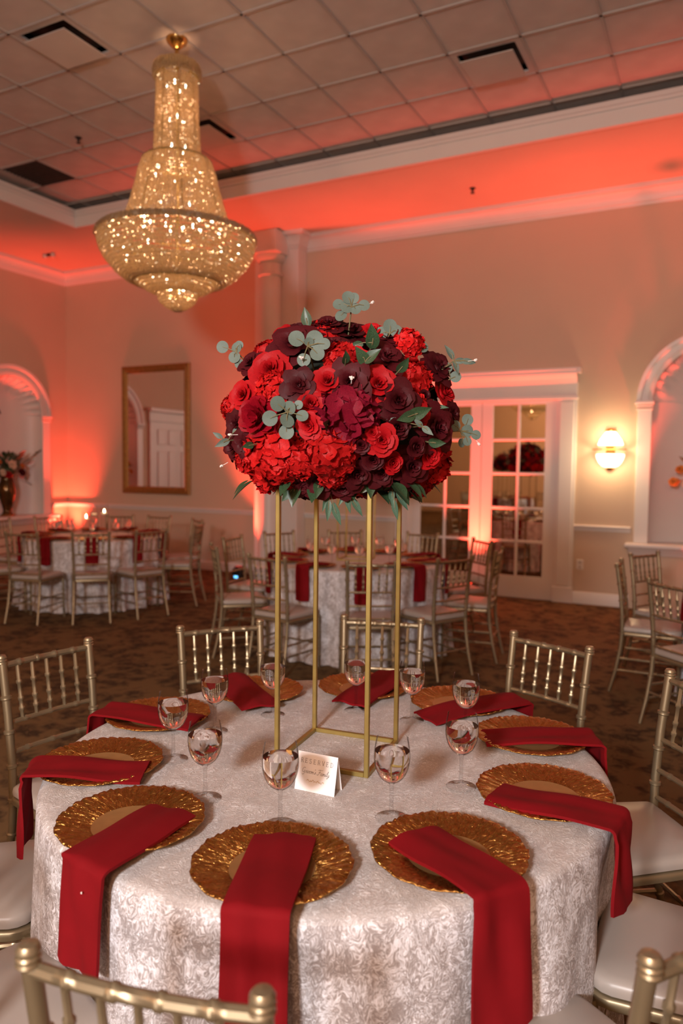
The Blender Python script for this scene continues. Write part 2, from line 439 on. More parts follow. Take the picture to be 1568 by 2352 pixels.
# engaged column on a pilaster
c = empty('engaged_column', (-5.59, 8.81, 0), label='white round column engaged on a pilaster of the back wall', cat='column')
MB().bbox(PX0+5.59, PX1+5.59, 0, .24, 0, ZS-.14, .008).build('pilaster', WHITE, c, smooth=False)
cx, cy, cr = -.045, -.07, .158
MB().lathe([(cr+.06, 0), (cr+.06, .12), (cr+.045, .125), (cr+.05, .16), (cr+.03, .19), (cr+.012, .20)], 40, (cx, cy, 0)).build('column_base', WHITE, c)
MB().lathe([(cr+.012, .20), (cr+.004, .24), (cr, 1.4), (cr-.004, 2.8), (cr-.012, 4.16)], 40, (cx, cy, 0)).build('shaft', WHITE, c)
MB().lathe([(cr-.012, 4.16), (cr+.012, 4.17), (cr+.012, 4.20), (cr-.012, 4.215), (cr-.012, 4.34), (cr+.02, 4.36), (cr+.055, 4.42), (cr+.055, 4.44)], 40, (cx, cy, 0)).build('capital', WHITE, c)
MB().bbox(cx-cr-.085, cx+cr+.085, cy-cr-.085, 0, 4.44, ZS-.001, .01).build('abacus', WHITE, c, smooth=False)

# niches
def niche(name, to, rz, origin, **kw):
    """local frame: x along wall, -y into the room, y into the wall"""
    o = empty(name, origin, rz, **kw); D = .34; K = 20
    # curved back
    mb = MB(); vs = []; fs = []
    for i, z in enumerate((SZ, NZ)):
        for k in range(K+1):
            a = math.pi*k/K; vs.append((-NR*math.cos(a), D*math.sin(a), z))
    fs += [(k, k+1, K+1+k+1, K+1+k) for k in range(K)]
    mb.add(vs, fs); mb.build('niche_back', WHITE, o)
    # fluted shell hood
    ribs = 15; U = ribs*6; V = 10; vs = []; fs = []
    for j in range(V+1):
        t = .10+.90*j/V
        for i in range(U+1):
            a = math.pi*i/U; fl = abs(math.sin(ribs*a*.5*2/2+math.pi/2*0)) if False else abs(math.sin(ribs*a))**.7
            el = math.pi/2*(1-t)       # 0 at the rim
            rr = NR*math.cos(el)**1.0; dep = D*math.sin(el)
            k = fl*.065*t
            rr2 = rr*(1-.04*t)+k*.9
            vs.append((-rr2*math.cos(a), dep*1.0+.01-(k*.4), NZ+rr2*math.sin(a)*1.0))
    fs += [(j*(U+1)+i, j*(U+1)+i+1, (j+1)*(U+1)+i+1, (j+1)*(U+1)+i) for j in range(V) for i in range(U)]
    MB().add(vs, fs).build('shell_hood', WHITE, o, angle=60)
    # archivolt (moulded ring) and pilasters
    prof = [(NR-.015, .02), (NR-.015, -.02), (NR+.03, -.03), (NR+.035, -.022), (NR+.10, -.026), (NR+.105, -.045), (NR+.15, -.05), (NR+.155, 0)]
    vs = []; K2 = 36; n = len(prof)
    for k in range(K2+1):
        a = math.pi*k/K2
        vs += [(-r*math.cos(a), y, NZ+r*math.sin(a)) for r, y in prof]
    fs = [(k*n+i, k*n+i+1, (k+1)*n+i+1, (k+1)*n+i) for k in range(K2) for i in range(n-1)]
    MB().add(vs, fs).build('archivolt', WHITE, o, angle=30)
    for s in (-1, 1):
        a, b = sorted((s*(NR-.015), s*(NR+.135)))
        MB().bbox(a, b, -.03, .02, SZ, NZ-.10, .005).build('jamb_pilaster', WHITE, o, smooth=False)
        a, b = sorted((s*(NR-.035), s*(NR+.165)))
        cm = MB().bbox(a, b, -.06, .01, NZ-.035, NZ, .006); a, b = sorted((s*(NR-.025), s*(NR+.15)))
        cm.bbox(a, b, -.045, .01, NZ-.065, NZ-.045, .004).bbox(a, b, -.04, .01, NZ-.10, NZ-.08, .004)
        cm.build('capital', WHITE, o, smooth=False)
    sh = MB(); W = NR+.22
    sh.bbox(-W, W, -.16, D*.0+.01, SZ-.05, SZ, .012).build('shelf', WHITE, o, smooth=False)
    vs = [(-NR, 0, SZ-.002)]+[(-NR*math.cos(math.pi*k/K), D*math.sin(math.pi*k/K), SZ-.002) for k in range(K+1)]
    MB().add(vs[1:], [tuple(range(K, -1, -1))]).build('niche_floor', WHITE, o, smooth=False)
    W -= .04
    MB().sweep([(0, SZ-.14), (.05, SZ-.135), (.055, SZ-.12), (.075, SZ-.10), (.105, SZ-.06), (.11, SZ-.05)],
               [(W, 0.0), (-W, 0.0)][::1]).build('shelf_moulding', WHITE, o)
    return o
niche_r = niche('wall_niche', None, 0, (NXC, YB, 0), label='white arched shell niche in the wall beside the lit sconce', cat='niche')
niche_l = niche('wall_niche', None, math.pi/2, (XL, NYC, 0), label='white arched shell niche in the corner behind the candlelit table', cat='niche')

# french doors with mirrored panes
d = empty('door_1', (0, YB, 0), kind='structure')
cs = MB()
for x0, x1 in ((DX0, DX0+.225), (DX1-.225, DX1)):
    cs.bbox(x0, x1, -.035, 0, 0, 2.42, .006).bbox(x0+.03, x1-.03, -.05, -.03, .20, 2.38, .008).bbox(x0-.006, x1+.006, -.055, 0, 0, .19, .006)
cs.build('casing', WHITE, d, smooth=False)
hd = MB().bbox(DX0, DX1, -.045, 0, 2.42, 2.60, .006).bbox(DX0-.01, DX1+.01, -.06, 0, 2.405, 2.445, .006)
hd.sweep([(0, 2.585), (.05, 2.59), (.055, 2.605), (.075, 2.64), (.11, 2.68), (.125, 2.70), (.125, 2.735), (.13, 2.74), (.13, 2.765), (0, 2.77)],
         [(DX1, .0), (DX0, .0)])
for xx, sg in ((DX1, 1), (DX0, -1)):
    a, b = sorted((xx, xx+sg*.04)); hd.bbox(a, b, -.128, 0, 2.70, 2.765, .004)
hd.build('entablature', WHITE, d, smooth=False)
ROWS = [.277, .70, 1.106, 1.526, 1.94, 2.36]
for (la, lb, g0, gm_, g1) in ((-3.62, -2.710, -3.505, -3.176, -2.846), (-2.702, -1.79, -2.567, -2.248, -1.928)):
    leaf = empty('door_leaf'); leaf.parent = d; KIDS.setdefault(d.name, []).append(leaf)
    m = MB().box(la, g0, -.02, .0, .01, 2.40).box(g1, lb, -.02, 0, .01, 2.40).box(g0, g1, -.02, 0, .01, ROWS[0]).box(g0, g1, -.02, 0, ROWS[-1], 2.40)
    m.build('leaf_frame', WHITE, leaf, smooth=False)
    mu = MB().bbox(gm_-.016, gm_+.016, -.024, -.002, ROWS[0], ROWS[-1], .006)
    for z in ROWS[1:-1]: mu.bbox(g0, gm_-.016, -.024, -.002, z-.016, z+.016, .006).bbox(gm_+.016, g1, -.024, -.002, z-.016, z+.016, .006)
    mu.build('muntin', WHITE, leaf, smooth=False)
    for i in range(5):
        for a, b in ((g0, gm_-.016), (gm_+.016, g1)):
            MB().box(a, b, -.008, -.003, ROWS[i]+(.016 if i else 0), ROWS[i+1]-(.016 if i < 4 else 0)).build('pane', PANEGL, leaf, smooth=False)
# panelled door on the left wall (seen in the gilt mirror)
d = empty('door_2', (XL, 0, 0), kind='structure'); LY0, LY1 = 5.30, 7.02
dm = MB().bbox(0, .04, LY0, LY0+.15, 0, 2.42, .006).bbox(0, .04, LY1-.15, LY1, 0, 2.42, .006).bbox(0, .05, LY0-.02, LY1+.02, 2.42, 2.60, .006).bbox(0, .11, LY0-.05, LY1+.05, 2.60, 2.68, .01)
dm.build('casing', WHITE, d, smooth=False)
ym = (LY0+LY1)/2
for a, b in ((LY0+.15, ym-.003), (ym+.003, LY1-.15)):
    lf = MB().box(0, .02, a, b, .01, 2.42).build('door_leaf', WHITE, d, smooth=False)
    hw = (b-a-.24)/2
    for i in range(2):
        y0 = a+.08+i*(hw+.08)
        for z0, z1 in ((.22, .92), (1.05, 1.85), (1.97, 2.28)):
            MB().bbox(.02, .032, y0, y0+hw, z0, z1, .010).build('panel', WHITE, lf, smooth=False)

# gilt mirror
MX0, MX1, MZ0, MZ1 = -8.615, -7.26, 1.13, 3.135
m = empty('wall_mirror', ((MX0+MX1)/2, YB, MZ0), label='tall rectangular mirror in a carved gilt frame on the wall', cat='mirror')
hw, hh = (MX1-MX0)/2, MZ1-MZ0
prof = [(0, 0), (0, .035), (.012, .045), (.03, .048), (.05, .040), (.062, .046), (.085, .036), (.11, .022), (.115, .016)]
vs = []; corners = [(-hw, 0, 1, 1), (hw, 0, -1, 1), (hw, hh, -1, -1), (-hw, hh, 1, -1)]
for x, z, sx, sz in corners: vs += [(x+sx*i, -dd, z+sz*i) for i, dd in prof]
k = len(prof); fs = [(c_*k+i, ((c_+1) % 4)*k+i, ((c_+1) % 4)*k+i+1, c_*k+i+1) for c_ in range(4) for i in range(k-1)]
MB().add(vs, fs).build('frame', FRAMEG, m, angle=20)
MB().box(-hw+.105, hw-.105, -.018, -.012, .105, hh-.105).build('mirror_glass', MIRROR, m, smooth=False)

# wall sconce with two lit shades
sp = (-1.186, YB, 1.70)
s = empty('wall_sconce', sp, label='brass wall sconce with two glowing shades between the doors and the niche', cat='wall lamp')
MB().bbox(-.05, .05, -.02, 0, -.07, .33, .008).build('backplate', BRASS, s)
def half_lathe(prof, n=20):
    mb = MB(); vs = []; N = len(prof)
    for r, z in prof: vs += [(r*math.cos(math.pi*k/n+math.pi), -.02+r*.75*math.sin(math.pi*k/n+math.pi), z) for k in range(n+1)]
    return mb.add(vs, [(i*(n+1)+j, i*(n+1)+j+1, (i+1)*(n+1)+j+1, (i+1)*(n+1)+j) for i in range(N-1) for j in range(n)])
half_lathe([(.05, -.085), (.09, -.07), (.125, -.03), (.148, .02), (.155, .055), (.15, .065)]).build('lower_shade', SHADE, s)
half_lathe([(.135, .165), (.14, .175), (.12, .23), (.085, .28), (.05, .325)]).build('upper_shade', SHADE, s)
MB().bbox(-.19, .19, -.12, -.02, .112, .124, .004).build('crossbar', BRASS, s, smooth=False)
half_lathe([(.006, -.125), (.035, -.12), (.06, -.09), (.045, -.08)]).build('bottom_cap', BRASS, s)
half_lathe([(.055, .322), (.065, .335), (.05, .352), (.006, .365)]).build('top_cap', BRASS, s)
lamp('sconce_light', 'POINT', (sp[0], YB-.20, 1.70), 11, (1, .66, .36), shadow_soft_size=.06)
lamp('sconce_light', 'POINT', (sp[0], YB-.20, 1.96), 9, (1, .66, .36), shadow_soft_size=.06)

# outlet
o = empty('wall_outlet', (-1.487, YB, .465), label='white double wall outlet low between door casing and niche', cat='outlet')
MB().bbox(-.04, .04, -.008, 0, -.06, .06, .004).build('cover_plate', WHITE, o, smooth=False)
for z in (-.026, .026): MB().bbox(-.017, .017, -.012, -.006, z-.016, z+.016, .003).build('socket', plain('outlet_ivory', (.5, .44, .4), .4) if z < 0 else bpy.data.materials['outlet_ivory'], o, smooth=False)

# ceiling diffusers, return grille, sprinklers, emergency light
for i, (vx, vy) in enumerate(VENTS[:3]):
    lab = ['square ceiling air diffuser with drop plaque, the one beside the chandelier canopy', 'square ceiling air diffuser with drop plaque, the one above the arched wall niche side', 'square ceiling air diffuser with drop plaque half behind the chandelier column'][i]
    v = empty('ceiling_diffuser', (vx+TS/2, vy+TS/2, ZC), label=lab, cat='air vent')
    h = TS/2-.004
    fm = MB().box(-h, h, -h, -h+.055, -.006, .01).box(-h, h, h-.055, h, -.006, .01).box(-h, -h+.055, -h+.055, h-.055, -.006, .01).box(h-.055, h, -h+.055, h-.055, -.006, .01)
    fm.build('frame', TILE, v, smooth=False)
    MB().box(-h+.05, h-.05, -h+.05, h-.05, .06, .07).build('duct_void', GRILLE, v, smooth=False)
    MB().bbox(-h+.075, h-.075, -h+.075, h-.075, -.055, -.045, .004).build('plaque', TILE, v, smooth=False)
vx, vy = VENTS[3]
v = empty('return_grille', (vx+TS/2, vy+TS/2, ZC), label='dark square return air grille in the tiled ceiling', cat='air vent')
h = TS/2-.004; MB().box(-h, h, -h, h, .0, .02).build('backing', GRILLE, v, smooth=False)
for k in range(12): MB().box(-h, h, -h+.03+k*.05, -h+.038+k*.05, -.012, .0).build('louvre', GRILLE, v, smooth=False)
def sprinkler(p, lab):
    o = empty('sprinkler_head', p, label=lab, cat='sprinkler')
    MB().lathe([(.0, 0), (.035, 0), (.035, -.006), (.014, -.012), (.014, -.035), (.0, -.036)], 14).build('escutcheon', DARK, o)
    MB().lathe([(.0, -.058), (.024, -.058), (.024, -.054), (0, -.054)], 12).tube([(.012, 0, -.03), (.014, 0, -.056)], .004, 6).tube([(-.012, 0, -.03), (-.014, 0, -.056)], .004, 6).build('deflector', DARK, o)
sprinkler(hitz(180, 316, ZC), 'small dark sprinkler head in the tiled ceiling')
sprinkler(hitz(1085, 432, ZS), 'small dark sprinkler head in the red-lit soffit above the doors')
p = hitz(115, 583, ZS); o = empty('emergency_light', p, label='small twin-head emergency light on the soffit in the corner', cat='light')
MB().bbox(-.05, .05, -.03, .03, -.03, 0, .006).build('housing', DARK, o, smooth=False)
for sx in (-1, 1): MB().sphere((sx*.085, -.02, -.03), .04, 12, 8).tube([(sx*.04, 0, -.015), (sx*.085, -.02, -.03)], .01, 6).build('lamp_head', plain('chrome_head', (.7, .62, .58), .3, metal=.4) if sx < 0 else bpy.data.materials['chrome_head'], o)

# ------------------------------------------------------------------ red uplights
def uplight(x, y, lab, e=60, lean=(0, 1)):
    o = empty('uplight', (x, y, 0), label=lab, cat='uplight', group='red uplights along the walls')
    MB().bbox(-.07, .07, -.07, .07, .01, .16, .012).lathe([(.0, .0), (.06, 0), (.06, .01)], 12).build('housing', DARK, o, smooth=False)
    MB().lathe([(.062, .158), (.062, .185), (.054, .185), (.054, .165)], 20).build('bezel', DARK, o)
    MB().lathe([(0, .17), (.054, .17)], 20).build('lens', LEDRED, o)
    for s_ in (-1, 1): MB().bbox(s_*.08-.004, s_*.08+.004, -.02, .02, 0, .11, .002).build('bracket', DARK, o, smooth=False)
    MB().box(-.03, .03, -.074, -.068, .03, .06).build('display', LEDBLUE, o, smooth=False)
    lamp('uplight_beam', 'SPOT', (x, y, .19), e, RED, spot_size=R_(68), spot_blend=1.0, shadow_soft_size=.045,
         target=(x+lean[0]*.35, y+lean[1]*.35, 4.2))
u2 = hitz(603, 1338, 0)
uplight(-9.62, 8.80, 'black uplight throwing red light up the far room corner', 880, (-.6, .6))
uplight(-5.98, 8.50, 'black uplight with a small blue display in front of the column', 880, (.3, .7))
uplight(-2.72, 8.78, 'black uplight throwing red light up the french doors', 880, (0, .7))
uplight(-.05, 8.76, 'black uplight under the arched niche near the sconce', 880, (0, .5))
uplight(2.7, 8.78, 'black uplight by the back wall past the arched niche', 880, (0, .7))
uplight(-9.5, 4.6, 'added unseen uplight by the left wall, giving the ceiling red glow', 300, (-.7, 0))  # extra uplight out of view, added to redden the ceiling on the left

# ------------------------------------------------------------------ chandelier
def beads_on(prof, dr=.0225, dc=.022, s=.0105, jit=.12, mb=None, seed=1, h=.92):
    """rows of small octahedral crystals hung over a surface of revolution"""
    rnd = random.Random(seed); mb = mb or MB()
    for (r0, z0), (r1, z1) in zip(prof, prof[1:]):
        L = math.hypot(r1-r0, z1-z0); k = max(1, round(L/dr))
        for i in range(k):
            t = (i+.5)/k; r = r0+(r1-r0)*t; z = z0+(z1-z0)*t
            n = max(6, round(2*math.pi*max(r0, r1)/dc))
            for j in range(n):
                th = 2*math.pi*j/n
                x, y = r*math.cos(th), r*math.sin(th); q = s*(1+rnd.uniform(-jit, jit)); zz = z+rnd.uniform(-.002, .002)
                a = rnd.uniform(0, 1.5); ca, sa = q*math.cos(a), q*math.sin(a)
                ring = lambda f, dz: [(x+ca*f, y+sa*f, zz+dz), (x-sa*f, y+ca*f, zz+dz), (x-ca*f, y-sa*f, zz+dz), (x+sa*f, y-ca*f, zz+dz)]
                mb.add(ring(.55, -q*h)+ring(1, -q*h*.45)+ring(1, q*h*.45)+ring(.55, q*h),
                       [(i_*4+k_, i_*4+(k_+1) % 4, i_*4+4+(k_+1) % 4, i_*4+4+k_) for i_ in range(3) for k_ in range(4)]+[(3, 2, 1, 0), (12, 13, 14, 15)])
    return mb
def tor(r, z, t, n=48):
    return [(r+t*math.cos(a*math.pi/3), z+t*math.sin(a*math.pi/3)) for a in range(7)]
ax = hitz(406, 90, ZC)
def chandelier(loc, **kw):
    o = empty('chandelier', loc, **kw); Z = -ZC
    MB().lathe([(0, 0), (.084, 0), (.088, -.012), (.08, -.03), (.05, -.055), (.03, -.075), (.018, -.08)], 28).build('canopy', BRASS, o)
    MB().tube([(0, 0, -.075), (0, 0, -.11), (0, 0, -.15), (0, 0, -.23)], [.012, .02, .011, .022], 10).build('stem', BRASS, o)
    fr = MB()
    for r, z, t in ((.165, 4.735, .007), (.188, 4.09, .006), (.272, 4.06, .009), (.44, 3.52, .006), (.637, 3.445, .012), (.345, 3.125, .012), (.162, 3.005, .007), (.36, 3.08, .005)):
        fr.lathe(tor(r, z+Z, t), 48)
    fr.tube([(0, 0, 4.8+Z), (0, 0, 2.95+Z)], .012, 8)
    for k in range(8):
        a = k*math.pi/4; c_, s_ = math.cos(a), math.sin(a)
        fr.tube([(c_*.16, s_*.16, 4.73+Z), (c_*.185, s_*.185, 4.09+Z), (c_*.27, s_*.27, 4.06+Z), (c_*.44, s_*.44, 3.52+Z), (c_*.635, s_*.635, 3.44+Z)], .004, 5)
    fr.build('frame', STANDG, o)
    zz = lambda p: [(r, z+Z) for r, z in p]
    beads_on(zz([(.10, 4.80), (.17, 4.825), (.183, 4.80), (.186, 4.72)]), s=.013, seed=2).build('crown_crystals', CRYSTAL, o, smooth=False, kind='stuff')
    beads_on(zz([(.162, 4.72), (.168, 4.4), (.188, 4.09)]), dr=.023, dc=.022, s=.0098, h=1.0, seed=3).build('column_crystals', CRYSTAL, o, smooth=False, kind='stuff')
    beads_on(zz([(.20, 4.075), (.272, 4.065), (.305, 3.97), (.34, 3.82), (.385, 3.67), (.44, 3.53)]), dr=.024, dc=.023, s=.0102, h=1.0, seed=4).build('bell_crystals', CRYSTAL, o, smooth=False, kind='stuff')
    beads_on(zz([(.50, 3.49), (.60, 3.475), (.640, 3.465), (.645, 3.43)]), s=.014, seed=9).build('rim_crystals', CRYSTAL, o, smooth=False, kind='stuff')
    beads_on(zz([(.632, 3.425), (.62, 3.35), (.578, 3.27), (.49, 3.17), (.40, 3.105), (.345, 3.085)]), dr=.031, dc=.0225, s=.0115, h=1.2, seed=5).build('bowl_crystals', CRYSTAL, o, smooth=False, kind='stuff')
    beads_on(zz([(.342, 3.115), (.30, 3.07), (.24, 3.03), (.165, 3.005)]), dr=.029, dc=.0225, s=.0120, h=1.1, seed=6).build('lower_bowl_crystals', CRYSTAL, o, smooth=False, kind='stuff')
    beads_on(zz([(.160, 2.995), (.152, 2.95), (.10, 2.90), (.02, 2.86)]), dc=.024, seed=7).build('finial_crystals', CRYSTAL, o, smooth=False, kind='stuff')
    bm = MB().lathe([(0, -.018), (.008, -.012), (.0105, 0), (.007, .014), (0, .024)], 8).mesh('bulb', BULB)
    for z, r, n_ in ((4.66, .075, 4), (4.40, .06, 3), (4.17, .075, 4), (3.97, .19, 6), (3.64, .30, 8), (3.57, .22, 5), (3.38, .52, 11), (3.30, .44, 9), (3.14, .20, 6), (3.03, .06, 3)):
        for k in range(n_):
            a = 2*math.pi*(k+.3*((z*100) % 3))/n_; place('bulb', bm, o, (r*math.cos(a), r*math.sin(a), z+Z))
    return o
def chandelier_lights(loc):
    for z, e in ((4.45, 5), (3.8, 12), (3.33, 19), (3.06, 6.0)):
        lamp('chandelier_light', 'POINT', (loc[0], loc[1], z), e, WARM, shadow_soft_size=.09 if z > 3.1 else .04)
CH = chandelier((ax.x, ax.y, ZC), label='tall tiered crystal chandelier with lit bulbs under the tiled ceiling', cat='chandelier', group='crystal chandeliers')
_q = pray(1222, 964); _t = (2.86-CAM_H)/_q.z; _p = CAM+_q*_t
copy_tree(CH, None, (_p.x, 2*YB-_p.y, ZC), label='crystal chandelier seen as a lit dome mirrored in the door panes', cat='chandelier', group='crystal chandeliers')
for q_ in ((ax.x, ax.y), (_p.x, 2*YB-_p.y)): chandelier_lights(q_)

# ------------------------------------------------------------------ chairs
def bamboo(pts, r, rings, n=8, mb=None, taper=None, ringr=1.34):
    """tube with bamboo knuckles at the given fractions of its length"""
    P = [Vector(p) for p in pts]; seg = [(b-a).length for a, b in zip(P, P[1:])]; L = sum(seg)
    ts = {0.0, 1.0}; 
    acc = 0
    for s_ in seg[:-1]: acc += s_; ts.add(acc/L)
    e = .0042/L
    for t in rings: ts.update((max(0, t-2*e), max(0, t-e), min(1, t), min(1, t+e), min(1, t+2*e)))
    ts = sorted(ts); out = []; rad = []
    for t in ts:
        d_ = t*L; i = 0
        while i < len(seg)-1 and d_ > seg[i]+1e-9: d_ -= seg[i]; i += 1
        out.append(P[i].lerp(P[i+1], min(1, d_/seg[i])))
        b = r*(taper(t) if taper else 1); m = 1
        for q in rings:
            dq = abs(t-q)/e
            if dq < .5: m = max(m, ringr*.97)
            elif dq < 1.5: m = max(m, ringr)
        rad.append(b*m)
    o2 = []; r2 = []
    for p, q in zip(out, rad):
        if o2 and (p-o2[-1]).length < 1e-5: continue
        o2.append(p); r2.append(q)
    return (mb or MB()).tube(o2, r2, n)
def make_chair():
    o = empty('chiavari_chair')
    for s in (-1, 1):
        pts = [(s*.178, -.262, 0), (s*.170, -.222, .16), (s*.166, -.195, .32), (s*.165, -.187, .43), (s*.166, -.190, .56), (s*.169, -.205, .72), (s*.1725, -.232, .905)]
        mb = bamboo(pts, .0135, [.17, .33, .47, .60, .73, .86], 10, taper=lambda t: .82+.25*min(1, t*2.2))
        mb.lathe([(.0145, .893), (.0185, .897), (.0165, .902), (.0185, .907), (.0165, .911), (.0178, .915), (.0178, .918), (.0135, .925), (.0, .927)], 12, (s*.1733, -.2345, 0))
        mb.build('back_post', CHAIRG, o)
        mb = bamboo([(s*.192, .192, 0), (s*.186, .186, .42)], .0135, [.25, .45, .68], 8, taper=lambda t: .75+.3*t); mb.build('front_leg', CHAIRG, o)
        st = bamboo([(s*.172, -.222, .16), (s*.189, .190, .16)], .0078, [.33, .66], 6); st.build('side_stretcher', CHAIRG, o)
        st = bamboo([(s*.168, -.205, .245), (s*.188, .188, .245)], .0078, [.33, .66], 6); st.build('side_stretcher', CHAIRG, o)
    def yb(z):
        return -.187-(z-.43)*.02 if z < .5 else (-.190-.045*((z-.56)/.35)**1.2 if z > .56 else -.19)
    for z, nm in ((.888, 'top_rail'), (.690, 'spindle_rail'), (.588, 'back_rail'), (.495, 'back_rail')):
        hw = .166+.006*max(0, (z-.56)/.35); y = yb(z)
        pts = [(-hw+2*hw*k/8, y-.012*(1-(2*k/8-1)**2), z) for k in range(9)]
        bamboo(pts, .0112 if z > .8 else .0085, [.19, .40, .60, .81] if z > .8 else [.2, .5, .8], 8, ringr=1.25).build(nm, CHAIRG, o)
    for k in range(5):
        t = (k+1)/6; x = -.166+.332*t; bow = .012*(1-(2*t-1)**2)
        bamboo([(x*1.01, yb(.69)-bow, .692), (x*1.035, yb(.888)-bow, .886)], .0066, [.18, .36, .66], 7, ringr=1.5).build('spindle', CHAIRG, o)
    bamboo([(-.19, .19, .20), (.19, .19, .20)], .0078, [.33, .66], 6).build('front_stretcher', CHAIRG, o)
    bamboo([(-.169, -.214, .20), (.169, -.214, .20)], .0078, [.33, .66], 6).build('back_stretcher', CHAIRG, o)
    def slab(z0, z1, grow, b, crown_=0):
        """rounded trapezoid seat"""
        out = []
        corners = [(-.205-grow, .205+grow, .055), (.205+grow, .205+grow, .055), (.182+grow, -.185-grow*.2, .02), (-.182-grow, -.185-grow*.2, .02)]
        ang = [90, 0, -90, -180]
        for (x, y, r), a0 in zip(corners, ang):
            sx = 1 if x > 0 else -1; sy = 1 if y > 0 else -1
            cx_, cy_ = x-sx*r, y-sy*r; a0 = {(-1, 1): 180, (1, 1): 90, (1, -1): 0, (-1, -1): -90}[(sx, sy)]
            for k in range(5):
                a = R_(a0-90*k/4); out.append((cx_+r*math.cos(a), cy_+r*math.sin(a)))
        N = len(out); mb = MB(); vs = []; rows = [(1-b*2.2, z0), (1-.3*b, z0+(z1-z0)*.12), (1, z0+(z1-z0)*.42), (1-.5*b, z0+(z1-z0)*.78), (1-2.2*b, z1-.002), (1-5*b, z1+crown_*.5), (.45, z1+crown_)]
        for s_, z in rows: vs += [(x*s_, y*s_, z) for x, y in out]
        fs = [(i*N+k, i*N+(k+1) % N, (i+1)*N+(k+1) % N, (i+1)*N+k) for i in range(len(rows)-1) for k in range(N)]
        fs = [f[::-1] for f in fs]
        fs += [tuple(range(N)), tuple((len(rows)-1)*N+k for k in range(N-1, -1, -1))]
        return mb.add(vs, fs)
    slab(.412, .440, .0, .01).build('seat_frame', CHAIRG, o, angle=35)
    slab(.440, .478, -.004, .022, .008).build('seat_cushion', SEAT, o, angle=50)
    return o
CHAIR = make_chair(); _used = [False]
def chair_at(x, y, face, label, group):
    """x,y = middle of the two back post tops; face = direction (rad) the sitter looks"""
    fx, fy = math.cos(face), math.sin(face)
    loc = (x+fx*.2345, y+fy*.2345, 0); rz = face-math.pi/2
    o = CHAIR if not _used[0] else copy_tree(CHAIR)
    _used[0] = True
    o.location = loc; o.rotation_euler = (0, 0, rz)
    return tag(o, label, 'chair', group)

# ------------------------------------------------------------------ tables and cloths
ZT, TR = .765, .765
def cloth_mesh(seed, dips=None, nf=17, amp=.040, n=360):
    rnd = random.Random(seed); ph = [rnd.uniform(0, 6.28) for _ in range(6)]
    prof = [(0, 0), (.25, 0), (.5, 0), (.66, 0), (.735, 0), (.755, -.0015), (.766, -.006), (.773, -.014), (.777, -.026)]
    rows = 26; vs = [(0, 0, ZT)]; fs = []
    rings = []
    for r, dz in prof[1:]: rings.append(('t', r, ZT+dz))
    z0 = ZT-.026
    for k in range(1, rows+1): rings.append(('s', k/rows, z0-(z0-.006)*k/rows))
    for kind, a, z in rings:
        for j in range(n):
            th = 2*math.pi*j/n
            if kind == 't': r = a
            else:
                t = a; g = t**.75
                f = math.cos(nf*th+ph[0]+.9*math.sin(3*th+ph[1]))*.62+math.cos((nf*1.9//1)*th+ph[2]+.7*math.sin(4*th+ph[3]))*.30+math.cos(5*th+ph[4])*.2
                f = f if f > 0 else f*.75
                r = .777+.04*t+amp*g*f*(1.0+.35*t)
                if dips is not None: r -= dips*min(1, t*2.4)*(.5+.5*math.cos(10*th))**2*(1-.3*t)
            vs.append((r*math.cos(th), r*math.sin(th), z))
    fs += [(0, 1+j, 1+(j+1) % n) for j in range(n)]
    for i in range(len(rings)-1):
        fs += [(1+i*n+j, 1+(i+1)*n+j, 1+(i+1)*n+(j+1) % n, 1+i*n+(j+1) % n) for j in range(n)]
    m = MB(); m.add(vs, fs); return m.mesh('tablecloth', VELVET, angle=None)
def make_table():
    o = empty('round_table')
    MB().lathe([(0, .735), (.75, .735), (.757, .742), (.757, .754), (.75, .761), (0, .761)], 48).build('tabletop', plain('plywood', (.35, .24, .14), .6), o)
    for sx in (-1, 1):
        for sy in (-1, 1): MB().tube([(sx*.38, sy*.34, .735), (sx*.42, sy*.36, 0)], .014, 8).build('leg', DARK, o)
    return o
TABLE = make_table(); TABLE_USED = [False]

# charger plate
def make_charger():
    rnd = random.Random(3); n = 180; prof = [(.088, .006), (.092, .007), (.100, .009), (.112, .012), (.126, .0155), (.140, .019), (.152, .0215), (.160, .0225), (.1655, .0225)]
    ph = [rnd.uniform(0, 6.28) for _ in range(4)]; vs = []
    for i, (r, z) in enumerate(prof):
        t = i/(len(prof)-1)
        for k in range(n):
            a = 2*math.pi*k/n
            sc = 1+t*t*(.012*math.sin(14*a+ph[0]+.5*math.sin(3*a))+.007*math.sin(33*a+ph[1]))
            rip = .0016*t*math.sin(46*a+ph[2]+2*math.sin(5*a)+3*r/.16)+.0010*t*math.sin(71*a+ph[3])
            vs.append((r*sc*math.cos(a), r*sc*math.sin(a), z+rip))
    N = len(prof); base = len(vs)
    for r, z in ((.1655, .0195), (.14, .0145), (.10, .003), (.085, .0), (0, .0)):
        vs += [(r*math.cos(2*math.pi*k/n)*(1+(.010*math.sin(14*2*math.pi*k/n+ph[0]) if r > .15 else 0)), r*math.sin(2*math.pi*k/n)*(1+(.010*math.sin(14*2*math.pi*k/n+ph[0]) if r > .15 else 0)), z) for k in range(n)]
    fs = [(i*n+k, i*n+(k+1) % n, (i+1)*n+(k+1) % n, (i+1)*n+k) for i in range(N+4) for k in range(n)]
    o = MB().add(vs, fs).build('charger_plate', GOLDPL, None, angle=None)
    MB().lathe([(0, .0055), (.086, .0055), (.089, .0065)], 48).build('well', WELL, o)
    return o
CHARGER = make_charger(); _cu = [False]
def charger_at(x, y, z, rz, label, group):
    o = CHARGER if not _cu[0] else copy_tree(CHARGER)
    _cu[0] = True; o.location = (x, y, z); o.rotation_euler = (0, 0, rz); return tag(o, label, 'plate', group)

